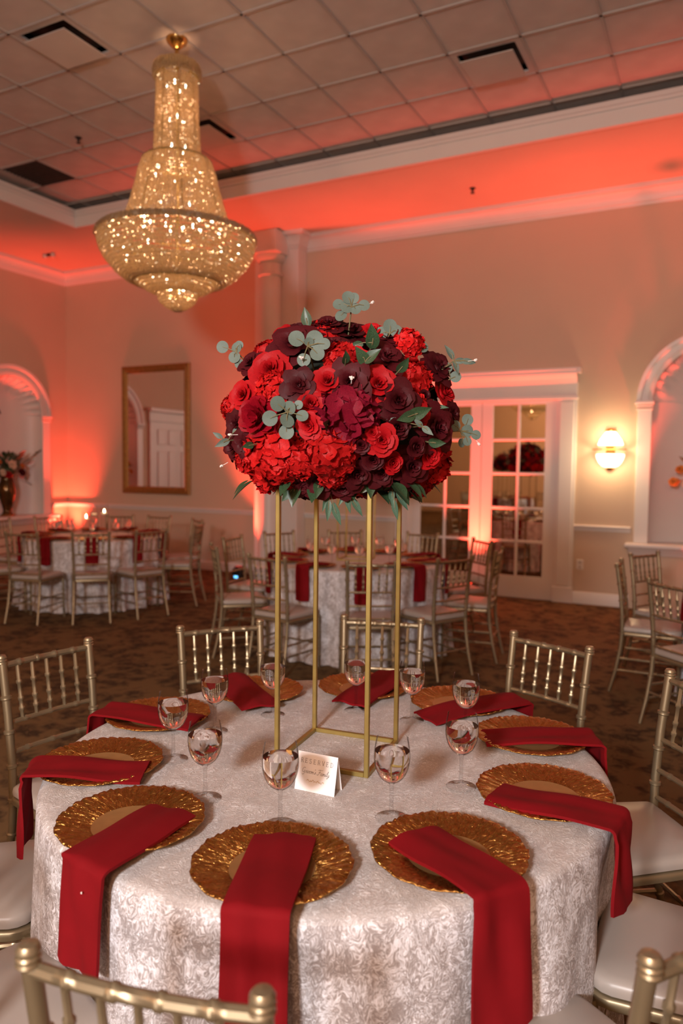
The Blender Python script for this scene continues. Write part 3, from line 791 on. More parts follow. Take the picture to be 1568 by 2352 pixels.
# wine glass with water
def make_glass():
    o = empty('wine_glass')
    def bez(p):
        out = []
        for t in [k/12 for k in range(13)]:
            q = [(r, z) for r, z in p]
            while len(q) > 1: q = [(a[0]+(b[0]-a[0])*t, a[1]+(b[1]-a[1])*t) for a, b in zip(q, q[1:])]
            out.append(q[0])
        return out
    bowl = bez([(.0045, .086), (.033, .093), (.0475, .124), (.0455, .158), (.0370, .195)])
    MB().lathe(bowl+[(.0375, .1958), (.0378, .1955)], 36).build('bowl', GLASS, o)
    MB().lathe([(.0375, .0012), (.0385, .0025), (.034, .004), (.014, .0065), (.0058, .014), (.0044, .034), (.0044, .07), (.0054, .081), (.0068, .0865), (0, .0868)], 28).build('stem', GLASS2, o)
    wat = [(max(0, r-.0016), z+.0012) for r, z in bowl if z < .163]
    MB().lathe([(0, wat[0][1])]+wat+[(wat[-1][0]-.0002, .1645), (0, .1645)], 36).build('water', WATER, o)
    return o
GLASSO = make_glass(); _gu = [False]
def glass_at(x, y, z, label, group):
    o = GLASSO if not _gu[0] else copy_tree(GLASSO)
    _gu[0] = True; o.location = (x, y, z); return tag(o, label, 'glass', group)

# napkin strip: lies from A to B (table-local xy), then hangs over the rim
def napkin_mesh(A, B, hang, width=.13, seed=0, flip=0, zin=.024):
    rnd = random.Random(seed); A = Vector((*A, 0)); B = Vector((*B, 0)); d = (B-A); L = d.length; d.normalize()
    side = Vector((-d.y, d.x, 0)); path = []; K = 14
    for k in range(K+1):
        t = k/K; p = A+d*(L*t); z = ZT+zin+.012*math.sin(min(1, t*1.15)*math.pi/2)+.004*math.sin(t*7+seed)*(1-t)
        path.append((p+Vector((0, 0, z)), side, t))
    if hang > 0:
        tg = Vector((-B.y, B.x, 0)).normalized(); tg = tg if tg.dot(side) > 0 else -tg
        out = Vector((B.x, B.y, 0)).normalized(); z1 = path[-1][0].z; rad = .018
        for k in range(1, 6):
            a = math.pi/2*k/5; p = B+out*rad*math.sin(a)*1.0+Vector((0, 0, z1-rad*(1-math.cos(a)))); w_ = side.lerp(tg, k/5).normalized(); path.append((p, w_, 1))
        K2 = 12
        for k in range(1, K2+1):
            t = k/K2; path.append((B+out*(rad+.012*t)+Vector((0, 0, z1-rad-hang*t)), tg, 1+t))
    cols = 9; vs = []; nrm = []
    for i, (p, s_, t) in enumerate(path):
        a = path[max(i-1, 0)][0]; b = path[min(i+1, len(path)-1)][0]; tan = (b-a).normalized(); nn = s_.cross(tan)
        if nn.z < 0 or (t > 1 and nn.dot(Vector((B.x, B.y, 0))) < 0): nn = -nn
        nrm.append(nn)
        for j in range(cols):
            u = -1+2*j/(cols-1)
            wig = .0035*math.sin(3.1*u+t*2.2+seed)+.0022*math.sin(6*u-t*4+seed*2)
            wd = width*(.5+.02*math.sin(t*3+seed))
            bot = 0
            if i == len(path)-1 and hang > 0: bot = -.006*(1-u*u)
            edge = -.004*(abs(u)**6)
            vs.append(p+s_*(u*wd)+nn*(wig*(1.6 if t > 1 else .8)+edge)+Vector((0, 0, bot)))
    n = len(vs); thick = .007
    for i in range(len(path)):
        for j in range(cols): vs.append(vs[i*cols+j]-nrm[i]*thick)
    fs = []; N = len(path)
    for i in range(N-1):
        for j in range(cols-1):
            q = (i*cols+j, i*cols+j+1, (i+1)*cols+j+1, (i+1)*cols+j); fs += [q, tuple(x+n for x in q[::-1])]
        fs += [(i*cols, (i+1)*cols, (i+1)*cols+n, i*cols+n), (i*cols+cols-1, i*cols+cols-1+n, (i+1)*cols+cols-1+n, (i+1)*cols+cols-1)]
    for j in range(cols-1): fs += [(j, j+n, j+1+n, j+1), ((N-1)*cols+j, (N-1)*cols+j+1, (N-1)*cols+j+1+n, (N-1)*cols+j+n)]
    return MB().add(vs, fs).mesh('napkin', NAPKIN, angle=55)

# ------------------------------------------------------------------ flowers
def grid_patch(fn, nu=5, nv=5):
    vs = [fn(-1+2*i/(nu-1), j/(nv-1)) for j in range(nv) for i in range(nu)]
    fs = [(j*nu+i, j*nu+i+1, (j+1)*nu+i+1, (j+1)*nu+i) for j in range(nv-1) for i in range(nu-1)]
    return vs, fs
def rose_mesh(name, mat, seed, layers, ruffle=.03, point=0):
    rnd = random.Random(seed); mb = MB(); off = rnd.uniform(0, 6)
    for li, (n, rb, rt, z0, z1, curl) in enumerate(layers):
        off += 1.1
        for k in range(n):
            a0 = off+2*math.pi*k/n+rnd.uniform(-.12, .12); span = math.pi/n*rnd.uniform(1.2, 1.45)+.10
            rt_ = rt*rnd.uniform(.9, 1.08); z1_ = z1+rnd.uniform(-.05, .05); ph = rnd.uniform(0, 6)
            def fn(u, v):
                vv = v*(1-.34*abs(u)**3)*(1+point*.16*(1-abs(u)))
                r = rb+(rt_-rb)*vv**1.25+curl*vv**4
                z = z0+(z1_-z0)*vv**.8-curl*.75*vv**5
                r += .05*u*rt_+ruffle*math.sin(5*u+ph)*v*v
                a = a0+u*span*(.55+.45*vv**.5)
                return (r*math.cos(a), r*math.sin(a), z+ruffle*.6*math.sin(4*u+ph*1.7)*v*v)
            mb.add(*grid_patch(fn, 7, 6))
    mb.sphere((0, 0, -.02), .42, 10, 5, (1, 1, .6))
    return mb.mesh(name, mat, angle=None)
L_ROSE = [(2, .03, .12, .1, .68, .0), (3, .06, .25, .05, .70, .03), (3, .10, .42, .0, .66, .07), (4, .15, .66, -.05, .56, .12), (5, .22, .95, -.15, .34, .18)]
L_OPEN = [(3, .03, .14, .05, .44, .0), (4, .06, .30, .0, .48, .02), (5, .10, .55, -.05, .46, .06), (5, .15, .80, -.08, .36, .10), (6, .18, 1.02, -.15, .16, .14)]
L_BUD = [(2, .04, .14, .1, .80, .0), (3, .08, .30, .0, .80, .03), (3, .14, .50, -.05, .74, .08), (4, .2, .72, -.1, .62, .12), (4, .24, .9, -.2, .40, .12)]
L_PEO = [(4, .05, .30, .0, .62, -.04), (5, .10, .52, -.05, .70, -.04), (6, .15, .74, -.1, .62, .0), (6, .2, .95, -.15, .36, .08), (6, .24, 1.08, -.2, .08, .1)]
def hydrangea_mesh(name, mat, seed, nfl=46, size=.30, fold=.35):
    rnd = random.Random(seed); mb = MB()
    for i in range(nfl):
        zc = 1-1.12*(i+.5)/nfl; a = i*2.39996+rnd.uniform(-.15, .15); rr = math.sqrt(max(0, 1-zc*zc))
        nv = Vector((rr*math.cos(a), rr*math.sin(a), zc)); nv = (nv+Vector((rnd.uniform(-.3, .3), rnd.uniform(-.3, .3), rnd.uniform(-.3, .3)))).normalized()
        c = Vector((rr*math.cos(a)*.84, rr*math.sin(a)*.84, zc*.66))*rnd.uniform(.90, 1.06)
        t = nv.cross(Vector((.3, .2, 1))).normalized(); b = nv.cross(t); s = size*rnd.uniform(.85, 1.2); r0 = rnd.uniform(0, 6)
        for k in range(4):
            an = r0+k*math.pi/2; d_ = t*math.cos(an)+b*math.sin(an); e = -t*math.sin(an)+b*math.cos(an); ph = rnd.uniform(0, 6); up = rnd.uniform(-.05, .45); fo = rnd.uniform(-fold, fold)
            def fn(u, v):
                wd = .60*math.sin(math.pi*min(1, .10+v*.80))**.7
                return tuple(c+d_*(s*v*(1-.10*u*u))+e*(s*wd*u)+nv*(s*(up*v*v+fo*.5*u*u*v+.14*math.sin(3*u+5*v+ph)*v)))
            mb.add(*grid_patch(fn, 3, 4))
    mb.sphere((0, 0, .05), .70, 12, 6, (1, 1, .8))
    return mb.mesh(name, mat, angle=None)
FL = {
 'R': [('rose', rose_mesh('rose', P_RED, s_, L_ROSE)) for s_ in (1, 2, 3)],
 'S': [('rose', rose_mesh('rose', P_RED, s_, L_BUD)) for s_ in (4, 5)],
 'B': [('burgundy_rose', rose_mesh('burgundy_rose', P_BURG, s_, L_ROSE, .04, 1)) for s_ in (6, 7, 8)],
 'O': [('burgundy_rose', rose_mesh('burgundy_rose', P_BURG, s_, L_OPEN, .06, 1)) for s_ in (9, 10)],
 'b': [('burgundy_rosebud', rose_mesh('burgundy_rosebud', P_BURG, s_, L_BUD)) for s_ in (11, 12)],
 'P': [('peony', rose_mesh('peony', P_CRIM, s_, L_PEO, .06)) for s_ in (13,)],
 'H': [('hydrangea', hydrangea_mesh('hydrangea', P_HYD, s_)) for s_ in (14, 15, 16)],
 'M': [('hydrangea', hydrangea_mesh('hydrangea', P_MAG, s_, 22, .50)) for s_ in (17,)],
}
def leaf_mesh(name, mat, L=1, W=.5, tip=1.0, bend=.15, fold=.10, nu=5, nv=11):
    def fn(u, v):
        if tip > .5: wd = W*math.sin(math.pi*min(1, .06+.94*v)**.85)*(1-.25*v)
        else: wd = W*math.sqrt(max(0, 1-(2*(.5-.5*math.cos(math.pi*v))-1)**2))+.01; v = .5-.5*math.cos(math.pi*v)
        return (wd*u, L*v, fold*abs(u)*wd/W*L*.8-bend*v*v*L)
    vs, fs = grid_patch(fn, nu, nv)
    return MB().add(vs, fs).mesh(name, mat, angle=None)
LF_DARK = leaf_mesh('leaf', GREENL, 1, .30); LF_WILL = leaf_mesh('leaf', WILLOW, 1, .17, bend=.25); LF_EU = leaf_mesh('leaf', EUCA, 1, .50, tip=0, bend=.06, fold=.05)
LF_EUN = leaf_mesh('leaf', EUCA, 1, .26, bend=.2)
bud_me = MB().lathe([(0, 0), (.25, .1), (.3, .4), (.12, .8), (0, .85)], 6).sphere((.35, 0, .5), .2, 6, 4).sphere((-.3, .1, .55), .2, 6, 4).tube([(0, 0, -1.2), (0, 0, 0)], .06, 5).mesh('bud_cluster', BUD)

FC = Vector((-.987, 1.867, 1.680)); FA, FUP, FDN = .305, .280, .165   # arrangement: centre, horizontal half width, above, below
def ell_hit(x, y, grow=1.0):
    """photo pixel -> point on the arrangement's dome, facing the viewer"""
    r = pray(x, y).normalized(); best = None
    for c in (FUP, FDN):
        S = Vector((1/(FA*grow), 1/(FA*grow), 1/(c*grow))); o = (CAM-FC)*S; dd = r*S
        a = dd.dot(dd); b = o.dot(dd); k = o.dot(o)-1; D = b*b-a*k
        t = (-b-math.sqrt(D))/a if D > 0 else -b/a
        p = CAM+r*t
        if (p.z >= FC.z) == (c == FUP): best = p
    return best if best is not None else CAM+r*((FC-CAM).dot(r))
def ell_norm(p):
    c = FUP if p.z >= FC.z else FDN*1.5; d_ = p-FC
    return Vector((d_.x/FA**2, d_.y/FA**2, d_.z/c**2)).normalized()
def zc4(zx, zy): return 480+zx/2.529, 690+zy/2.529
def orient(nv, spin): return nv.to_track_quat('Z', 'Y').to_matrix().to_4x4() @ Matrix.Rotation(spin, 4, 'Z')
def bloom(parent, kind, p, nv, rad, rnd, base):
    nm, me = rnd.choice(FL[kind]); o = place(nm, me, parent)
    M_ = Matrix.Translation(p-base) @ orient(nv, rnd.uniform(0, 6.28)) @ Matrix.Diagonal((rad, rad, rad, 1)); o.matrix_basis = M_
    return o
def arrangement(base, **kw):
    rnd = random.Random(21); o = empty('flower_arrangement', base, **kw); base = Vector(base)
    cm = MB().sphere(tuple(FC+Vector((0, 0, .05))-base), 1, 24, 14, (FA*.84, FA*.84, .165)); cm.build('foam_core', plain('shade_dark_foam', (.012, .016, .008), .9), o)  # near-black colour puts the shade between the blooms into the foam
    spots = [('H', 370, 520, 120), ('H', 670, 190, 115), ('H', 770, 340, 105), ('H', 330, 290, 85), ('H', 1160, 250, 90), ('H', 1205, 430, 115), ('H', 1200, 590, 80),
     ('H', 360, 900, 185), ('H', 690, 870, 165), ('H', 1310, 970, 130), ('H', 120, 610, 80), ('H', 530, 930, 110), ('H', 440, 1030, 90), ('H', 230, 930, 90), ('H', 1260, 1060, 80), ('H', 720, 1000, 90),
     ('R', 360, 410, 110), ('R', 690, 480, 88), ('R', 980, 490, 100), ('R', 860, 350, 65), ('R', 590, 600, 88), ('R', 995, 810, 85), ('S', 1060, 940, 65), ('R', 1355, 540, 80), ('R', 220, 560, 78), ('R', 945, 190, 60), ('R', 1260, 890, 75), ('R', 430, 205, 60), ('R', 1200, 660, 70), ('R', 590, 730, 70), ('R', 940, 770, 55),
     ('M', 810, 665, 170), ('P', 300, 680, 118),
     ('B', 500, 270, 110), ('B', 830, 195, 95), ('O', 1020, 335, 95), ('O', 530, 505, 85), ('B', 815, 485, 100), ('B', 1090, 590, 105), ('b', 1090, 740, 75), ('b', 1180, 850, 62), ('B', 1290, 745, 115), ('b', 950, 920, 65), ('b', 880, 840, 55), ('b', 760, 555, 50), ('B', 1165, 960, 95), ('B', 850, 1000, 95), ('O', 170, 720, 75), ('O', 225, 830, 65), ('O', 130, 850, 55), ('B', 265, 390, 65), ('O', 690, 145, 75), ('B', 525, 185, 65), ('O', 1320, 400, 85), ('O', 1390, 660, 55), ('b', 1240, 560, 40), ('O', 1040, 200, 60), ('B', 1000, 1000, 70), ('H', 320, 1030, 95), ('H', 430, 1075, 80), ('B', 640, 1045, 85), ('H', 1250, 1075, 90), ('O', 1100, 1045, 80), ('O', 560, 1060, 70), ('B', 940, 1050, 75), ('B', 780, 1060, 75)]
    used = []
    for kind, zx, zy, zr in spots:
        p = ell_hit(*zc4(zx, zy)); nv = ell_norm(p); dist = (p-CAM).length
        rad = zr/2.529*dist/F_PX*1.08
        vw = (CAM-p).normalized(); nv = (nv*.75+vw*.45+Vector((rnd.uniform(-.18, .18), rnd.uniform(-.18, .18), rnd.uniform(-.1, .15)))).normalized()
        bloom(o, kind, p-nv*(rad*(.35 if kind in 'HM' else .15)-rnd.uniform(-.004, .016)), nv, rad, rnd, base); used.append((p, rad))
    for k in range(900):       # the side away from the viewer and the gaps
        th = rnd.uniform(0, 6.28); z = rnd.uniform(-.98, 1); rr = math.sqrt(1-z*z)
        p = FC+Vector((FA*rr*math.cos(th), FA*rr*math.sin(th), (FUP if z > 0 else FDN)*z)); rad = rnd.uniform(.040, .062)
        if any((p-q).length < (rad+r2)*.80 for q, r2 in used): continue
        nv = ell_norm(p); bloom(o, rnd.choice('HHRRBBOb'), p-nv*rad*.35, nv, rad, rnd, base); used.append((p, rad))
    def leafset(nm, zx, zy, leaves, me, stemc, lift, sc=1.0):
        """sprig: stem mesh with its leaves as sub-parts; leaves = (dx,dy,size) in crop pixels around the root"""
        p = ell_hit(*zc4(zx, zy)); nv = ell_norm(p); vw = (CAM-p).normalized(); k = (p-CAM).length/F_PX/2.529
        root = p+nv*lift*.62+vw*.012; st = MB()
        tips = []
        for dx, dy, s_ in leaves:
            c_ = root+_r2*(dx*k)+_u2*(-dy*k)+nv*rnd.uniform(0, .015); tips.append((c_, s_*k*1.16))
            st.tube([root-base, (root.lerp(c_, .6)+nv*.004)-base, c_-base], [.0016, .0013, .0008], 5)
        st.tube([p-nv*.05-base, root-base], .002, 5)
        sp_ = st.build(nm, stemc, o)
        for c_, s_ in tips:
            d_ = (c_-root); d_ = d_.normalized() if d_.length > 1e-4 else _u2
            zf = (vw*.9+nv*.3+Vector((rnd.uniform(-.35, .35), rnd.uniform(-.35, .35), rnd.uniform(-.2, .4)))).normalized()
            xx = d_.cross(zf).normalized(); zf = xx.cross(d_)
            m4 = Matrix((xx, d_, zf)).transposed().to_4x4(); m4.translation = c_-d_*s_*.5-base
            lf = place('leaf', me, sp_); lf.matrix_basis = m4 @ Matrix.Diagonal((s_*sc, s_*sc, s_*sc, 1))
        return p, nv
    E_ = 'eucalyptus_sprig'
    leafset(E_, 590, 330, [(-60, -30, 78), (40, -35, 82), (95, -5, 55), (55, 50, 70), (-20, 85, 65), (10, -10, 45)], LF_EU, STEM, .055)
    leafset(E_, 490, 665, [(-45, -38, 75), (15, -20, 66), (65, -35, 45), (-95, 40, 75), (5, 55, 72), (85, 25, 60), (-5, 115, 72)], LF_EU, STEM, .055)
    leafset(E_, 820, 100, [(10, -48, 56), (-22, -25, 60), (-75, 5, 55), (-30, 28, 62), (20, 25, 56), (68, 5, 55), (-60, 60, 60)], LF_EU, STEM, .045)
    leafset(E_, 200, 340, [(-58, -8, 58), (0, -25, 55), (-5, 35, 58), (15, 65, 48), (35, -20, 40)], LF_EU, STEM, .04)
    leafset(E_, 1375, 385, [(-28, -45, 75), (25, 10, 60), (60, 15, 62), (5, 40, 62), (95, 8, 45)], LF_EUN, STEM, .04, 1.1)
    leafset(E_, 1420, 760, [(-40, -35, 70), (35, 0, 75), (65, 25, 60), (20, 65, 55), (-10, 75, 55), (25, -70, 70)], LF_EU, STEM, .03, .8)
    leafset(E_, 1020, 255, [(-10, -20, 66), (30, -5, 60), (-50, 5, 62)], LF_EU, STEM, .05)
    leafset(E_, 1100, 300, [(12, -30, 60), (10, 20, 60), (100, 28, 55)], LF_EU, STEM, .05)
    leafset(E_, 1180, 735, [(-30, -15, 60), (10, 30, 70), (-180, -30, 60)], LF_EUN, STEM, .05)
    leafset(E_, 160, 810, [(-5, 10, 65), (-30, -30, 45), (60, -60, 50)], LF_EUN, STEM, .04, 1.2)
    leafset(E_, 1340, 490, [(10, 0, 55), (-30, -55, 50)], LF_EU, STEM, .05)
    D_ = 'leaf_sprig'
    for zx, zy, lv in ((580, 180, [(0, 0, 85)]), (930, 300, [(-10, 0, 110), (-90, 20, 60)]), (890, 400, [(-20, -10, 95), (25, -10, 90)]), (1150, 675, [(15, -5, 110), (-60, 20, 90)]), (690, 730, [(0, 0, 95)]), (1070, 445, [(0, 0, 85)]), (785, 405, [(0, 0, 70)]), (1250, 820, [(0, 0, 80)]), (300, 830, [(0, 0, 60)])):
        leafset(D_, zx, zy, lv, LF_DARK, STEM, .045, 1.15)
    # foliage hanging below
    for zx, zy, lv in ((510, 1060, [(0, 20, 130), (-40, 45, 90)]), (700, 1090, [(-20, 50, 85), (-5, 95, 95), (40, 130, 110), (-30, 20, 70)]), (800, 1090, [(5, 70, 95), (55, 90, 100), (-30, 20, 70)]), (930, 1050, [(0, 10, 110), (-50, 20, 90)]), (1050, 1060, [(-5, 60, 95), (10, 125, 95), (55, 80, 100), (-30, 10, 80)]), (1150, 1060, [(10, 20, 115), (-20, 30, 80)]), (640, 1050, [(0, 10, 90)]), (1290, 620, [(-20, 0, 60), (20, 10, 60)])):
        leafset('foliage_sprig', zx, zy, lv, LF_DARK if zy < 1070 and zx in (510, 930, 1150, 640) else LF_WILL, STEM, .01, 1.1)
    rs = random.Random(5)
    for k in range(26):        # skirt of leaves all round the underside
        a = rs.uniform(0, 6.28); rr = rs.uniform(.12, .27); p = FC+Vector((rr*math.cos(a), rr*math.sin(a), -.125-.02*(1-rr/.3)))
        d_ = Vector((math.cos(a)*.8, math.sin(a)*.8, -.55)).normalized(); xx = d_.cross(Vector((0, 0, 1))).normalized(); zf = xx.cross(d_)
        m4 = Matrix((xx, d_, zf)).transposed().to_4x4(); m4.translation = p-base; s_ = rs.uniform(.05, .085)
        lf = place('leaf', LF_DARK, o); lf.matrix_basis = m4 @ Matrix.Diagonal((s_*1.1, s_, s_, 1))
    for zx, zy, dx, dy in ((560, 400, .02, 0), (920, 92, 1, .1), (1470, 390, 1, 0), (1485, 820, .3, -.9), (150, 930, -.8, -.5), (815, 505, 0, .3), (200, 780, -.3, 0)):
        p = ell_hit(*zc4(zx, zy)); nv = (_r2*dx+_u2*dy+ell_norm(p)*.3).normalized(); p = p+ell_norm(p)*.035
        bd = place('white_bud_cluster', bud_me, o); bd.matrix_basis = Matrix.Translation(p-base) @ orient(nv, 0) @ Matrix.Diagonal((.013, .013, .013, 1))
    return o
def stand(x, y, rz, zb, **kw):
    """tall open gold frame"""
    o = empty('flower_stand', (x, y, zb), rz, **kw); h, b, H_ = .1325, .0064, .80
    for sx in (-1, 1):
        for sy in (-1, 1): MB().bbox(sx*h-b, sx*h+b, sy*h-b, sy*h+b, 0, H_, .0015).build('post', STANDG, o, smooth=False)
    for z in (0, H_-.0128):
        for s_ in (-1, 1):
            MB().bbox(-h+b, h-b, s_*h-b, s_*h+b, z, z+.0128, .0015).build('rail', STANDG, o, smooth=False)
            MB().bbox(s_*h-b, s_*h+b, -h+b, h-b, z, z+.0128, .0015).build('rail', STANDG, o, smooth=False)
    MB().box(-h+.009, h-.009, -h+.009, h-.009, H_-.012, H_-.008).build('top_plate', STANDG, o, smooth=False)
    return o

# ------------------------------------------------------------------ the reserved table
TC = Vector((-.982, 1.841, 0))
def dress_table(c, seed, what, dips=None, mesh=None, nf=17, amp=.040, rz=0):
    t = TABLE if not TABLE_USED[0] else copy_tree(TABLE); TABLE_USED[0] = True
    t.location = (c[0], c[1], 0); tag(t, 'round folding table under velvet cloth, the one '+what, 'table', 'round tables')
    me = mesh or cloth_mesh(seed, dips, nf, amp)
    o = place('tablecloth', me, None, (c[0], c[1], 0), (0, 0, rz)); tag(o, 'pale crushed velvet cloth to the floor on the table '+what, 'tablecloth')
    return me
dress_table(TC, 1, 'with the reserved card', dips=.085, nf=13, amp=.030)
NK = ['napkin with a white fleck', 'longest napkin, before the card', 'napkin ending just above a seat', 'napkin with a flared rounded end',
      'napkin with a short overhanging tip', 'napkin on the sconce side', 'napkin on the french door side', 'napkin on the gilt mirror side',
      'napkin behind the nearest pair of glasses', 'napkin hanging beside a chair post']
NK[8] = 'napkin between the mirror-side one and the chair-post one'
for i, (ang, rr) in enumerate(((-108.5, .619), (-72.4, .62), (-37.2, .616), (1.5, .606), (39.0, .625), (73.0, .635), (106.5, .632), (143, .622), (180.2, .626), (-143.3, .629))):
    a = R_(ang); charger_at(TC.x+rr*math.cos(a), TC.y+rr*math.sin(a), ZT, i*1.3, 'ruffled gold charger plate under the red '+NK[i], 'chargers on the reserved table')
NAPS = [  # inner end pixel, outer end pixel, hang
 ((398, 1850), (185, 1985), .20),
 ((655, 1912), (585, 2092), .36),
 ((950, 1905), (1130, 2030), .25),
 ((1135, 1810), (1360, 1868), .18),
 ((1110, 1685), (1320, 1690), .16),
 ((975, 1640), (1150, 1608), .16),
 ((800, 1608), (872, 1565), .20),
 ((600, 1618), (548, 1572), .20),
 ((455, 1652), (280, 1632), .16),
 ((335, 1762), (112, 1762), .20)]
for i, (a, b, hg) in enumerate(NAPS):
    A = hitz(*a, ZT+.03)-TC; B = hitz(*b, ZT+.03)-TC
    A, B = Vector((A.x, A.y)), Vector((B.x, B.y)); d_ = (B-A).normalized()
    # run on until the rim of the table
    k = 0
    while (A+d_*k).length < .792 and k < .6: k += .004
    B = A+d_*k
    nk = place('napkin', napkin_mesh(A, B, hg, .132, i), None, (TC.x, TC.y, 0), label='red cloth '+NK[i]+' on the reserved table', cat='napkin', group='red napkins on the reserved table')
    if i == 0:
        q = B+B.normalized()*.0255; t2 = Vector((-B.y, B.x)).normalized()*.018
        MB().bbox(-.0015, .0015, -.001, .001, -.002, .002, .0004).build('lint_fleck', BUD, nk, loc=(q.x+t2.x, q.y+t2.y, ZT-.02))
for i, (x, y) in zip((9, 0, 1, 2, 3, 4, 5, 6, 7, 8), ((398, 1745), (471, 1835), (643, 1897), (898, 1880), (1058, 1808), (1068, 1690), (945, 1655), (817, 1632), (626, 1642), (493, 1680))):
    p = hitz(x, y, ZT); glass_at(p.x, p.y, ZT, 'stemmed water glass by the red '+NK[i], 'water glasses on the reserved table')
stand(-.966, 1.872, R_(6), ZT, label='tall square gold metal flower stand on the reserved table', cat='flower stand', group='gold flower stands')
arr = arrangement((-.966, 1.872, ZT+.80), label='large dome of red and burgundy roses and hydrangeas with eucalyptus on gold stand', cat='flowers')

# chairs of the reserved table (post tops measured in the photo)
for i, ang, rr, tw in ((9, -144, 1.20, 0), (0, -109, 1.19, 0), (1, -74.3, 1.158, -3), (2, -31.5, 1.17, 3), (3, 1, 1.18, 0), (4, 37, 1.185, 0), (5, 70.6, 1.18, -3), (6, 107, 1.225, 0), (7, 142, 1.14, 0), (8, 177.5, 1.20, -7)):
    a = R_(ang); chair_at(TC.x+rr*math.cos(a), TC.y+rr*math.sin(a), a+math.pi+R_(tw), 'gold chair facing the red '+NK[i], 'chairs around the reserved table')

# reserved card
P0, P1 = hitz(676, 1811, ZT), hitz(767, 1831, ZT)
cu = (P1-P0); W_ = cu.length; cu.normalize(); cn = Vector((cu.y, -cu.x, 0))
card = empty('place_card', (P0+P1)/2, math.atan2(cu.y, cu.x), label='white folded tent card printed reserved, standing by the gold stand', cat='card')
HC, LEAN = .093, .022; hw = W_/2
def leaf_card(s_): 
    y0, y1 = (0, LEAN) if s_ < 0 else (LEAN*2.1, LEAN)
    m = MB(); t_ = .0006
    vs = [(-hw, y0, 0), (hw, y0, 0), (hw, y1, HC), (-hw, y1, HC)]; vs += [(x, y+t_, z) for x, y, z in vs]
    return m.add(vs, [(0, 1, 2, 3), (7, 6, 5, 4), (0, 4, 5, 1), (1, 5, 6, 2), (2, 6, 7, 3), (3, 7, 4, 0)])
fr_ = leaf_card(-1).build('front_leaf', CARD, card, smooth=False); leaf_card(1).build('back_leaf', CARD, card, smooth=False)
def arc(cx, cy, rx, ry, a0, a1, n=10): return [(cx+rx*math.cos(R_(a0+(a1-a0)*k/n)), cy+ry*math.sin(R_(a0+(a1-a0)*k/n))) for k in range(n+1)]
CAPS = {  # strokes (polyline, weight)
 'R': [([(.15, 0), (.15, 1)], 1.3), ([(.15, 1), (.45, 1)]+arc(.45, .76, .22, .24, 90, -90)+[(.15, .52)], .8), ([(.42, .52), (.78, 0)], 1.2), ([(.02, 0), (.28, 0)], .6), ([(.02, 1), (.2, 1)], .6), ([(.68, 0), (.9, 0)], .6)],
 'E': [([(.15, 0), (.15, 1)], 1.3), ([(.02, 1), (.66, 1), (.66, .84)], .8), ([(.15, .52), (.52, .52), (.52, .62), (.52, .42)], .7), ([(.02, 0), (.7, 0), (.7, .18)], .8)],
 'S': [(arc(.36, .75, .26, .25, 40, 270, 12)+arc(.36, .25, .28, .25, 90, -140, 12), 1.0), ([(.57, .78), (.57, 1)], .6), ([(.12, 0), (.12, .24)], .6)],
 'V': [([(.08, 1), (.42, 0), (.78, 1)], 1.1), ([(0, 1), (.22, 1)], .6), ([(.66, 1), (.88, 1)], .6)],
 'D': [([(.15, 0), (.15, 1)], 1.3), ([(.02, 1), (.35, 1)]+arc(.35, .5, .42, .5, 90, -90, 14)+[(.02, 0)], .9)],
}
SCR = {'G': ([arc(.38, .55, .34, .45, 55, 300, 16)+[(.62, .3), (.62, -.25), (.4, -.4), (.2, -.3)], [(.4, .42), (.75, .42)]], .85),
 'r': ([[(0, 0), (.12, .45), (.2, .42), (.3, .45), (.26, .2), (.3, 0), (.42, .08)]], .42), 'o': ([arc(.2, .21, .17, .21, 90, 450, 14)+[(.34, .38), (.46, .38)]], .44),
 'm': ([[(0, .4), (.08, .42), (.06, 0)], [(.07, .2), (.2, .42), (.26, .38), (.24, 0)], [(.25, .2), (.4, .42), (.46, .36), (.44, 0), (.58, .1)]], .60),
 "'": ([[(.1, .95), (.06, .75)]], .14), 's': ([[(0, .05), (.18, .45), (.26, .15), (.12, 0), (.02, .08)]], .34), ' ': ([], .30),
 'F': ([[(0, .9), (.3, 1.02), (.75, 1.0), (.95, 1.08)], [(.45, 1.0), (.36, .35), (.2, -.05), (-.02, 0), (.0, .15)], [(.2, .5), (.62, .52), (.64, .6)]], .72),
 'a': ([arc(.18, .2, .17, .21, 60, 420, 14), [(.36, .42), (.32, .05), (.40, 0), (.48, .1)]], .48), 'i': ([[(.0, .05), (.1, .42), (.08, .05), (.16, 0), (.26, .1)], [(.15, .6), (.16, .63)]], .26),
 'l': ([[(.0, .1), (.2, .8), (.2, 1.0), (.12, 1.0), (.06, .6), (.06, .05), (.14, 0), (.24, .1)]], .24), 'y': ([[(.0, .35), (.08, .42), (.1, .08), (.22, .0), (.34, .42), (.26, -.2), (.12, -.42), (-.02, -.3), (.3, -.02), (.46, .1)]], .46)}
def ink(strokes, name, mat):
    m = MB()
    for pl, w2 in strokes:
        for k, ((x0, z0), (x1, z1)) in enumerate(zip(pl, pl[1:])):
            L = math.hypot(x1-x0, z1-z0) or 1e-9; nx, nz = -(z1-z0)/L*w2/2, (x1-x0)/L*w2/2; ex, ez = (x1-x0)/L*w2*.3, (z1-z0)/L*w2*.3
            q = [(x0-nx-ex, z0-nz-ez), (x1-nx+ex, z1-nz+ez), (x1+nx+ex, z1+nz+ez), (x0+nx-ex, z0+nz-ez)]
            f = LEAN/HC; m.add([(x, z*f-.0004, z) for x, z in q], [(0, 1, 2, 3)])
    return m.build(name, mat, fr_, smooth=False)
st = []; sz = .0105; x = -hw+.010; pitch = (2*hw-.020+.003)/8
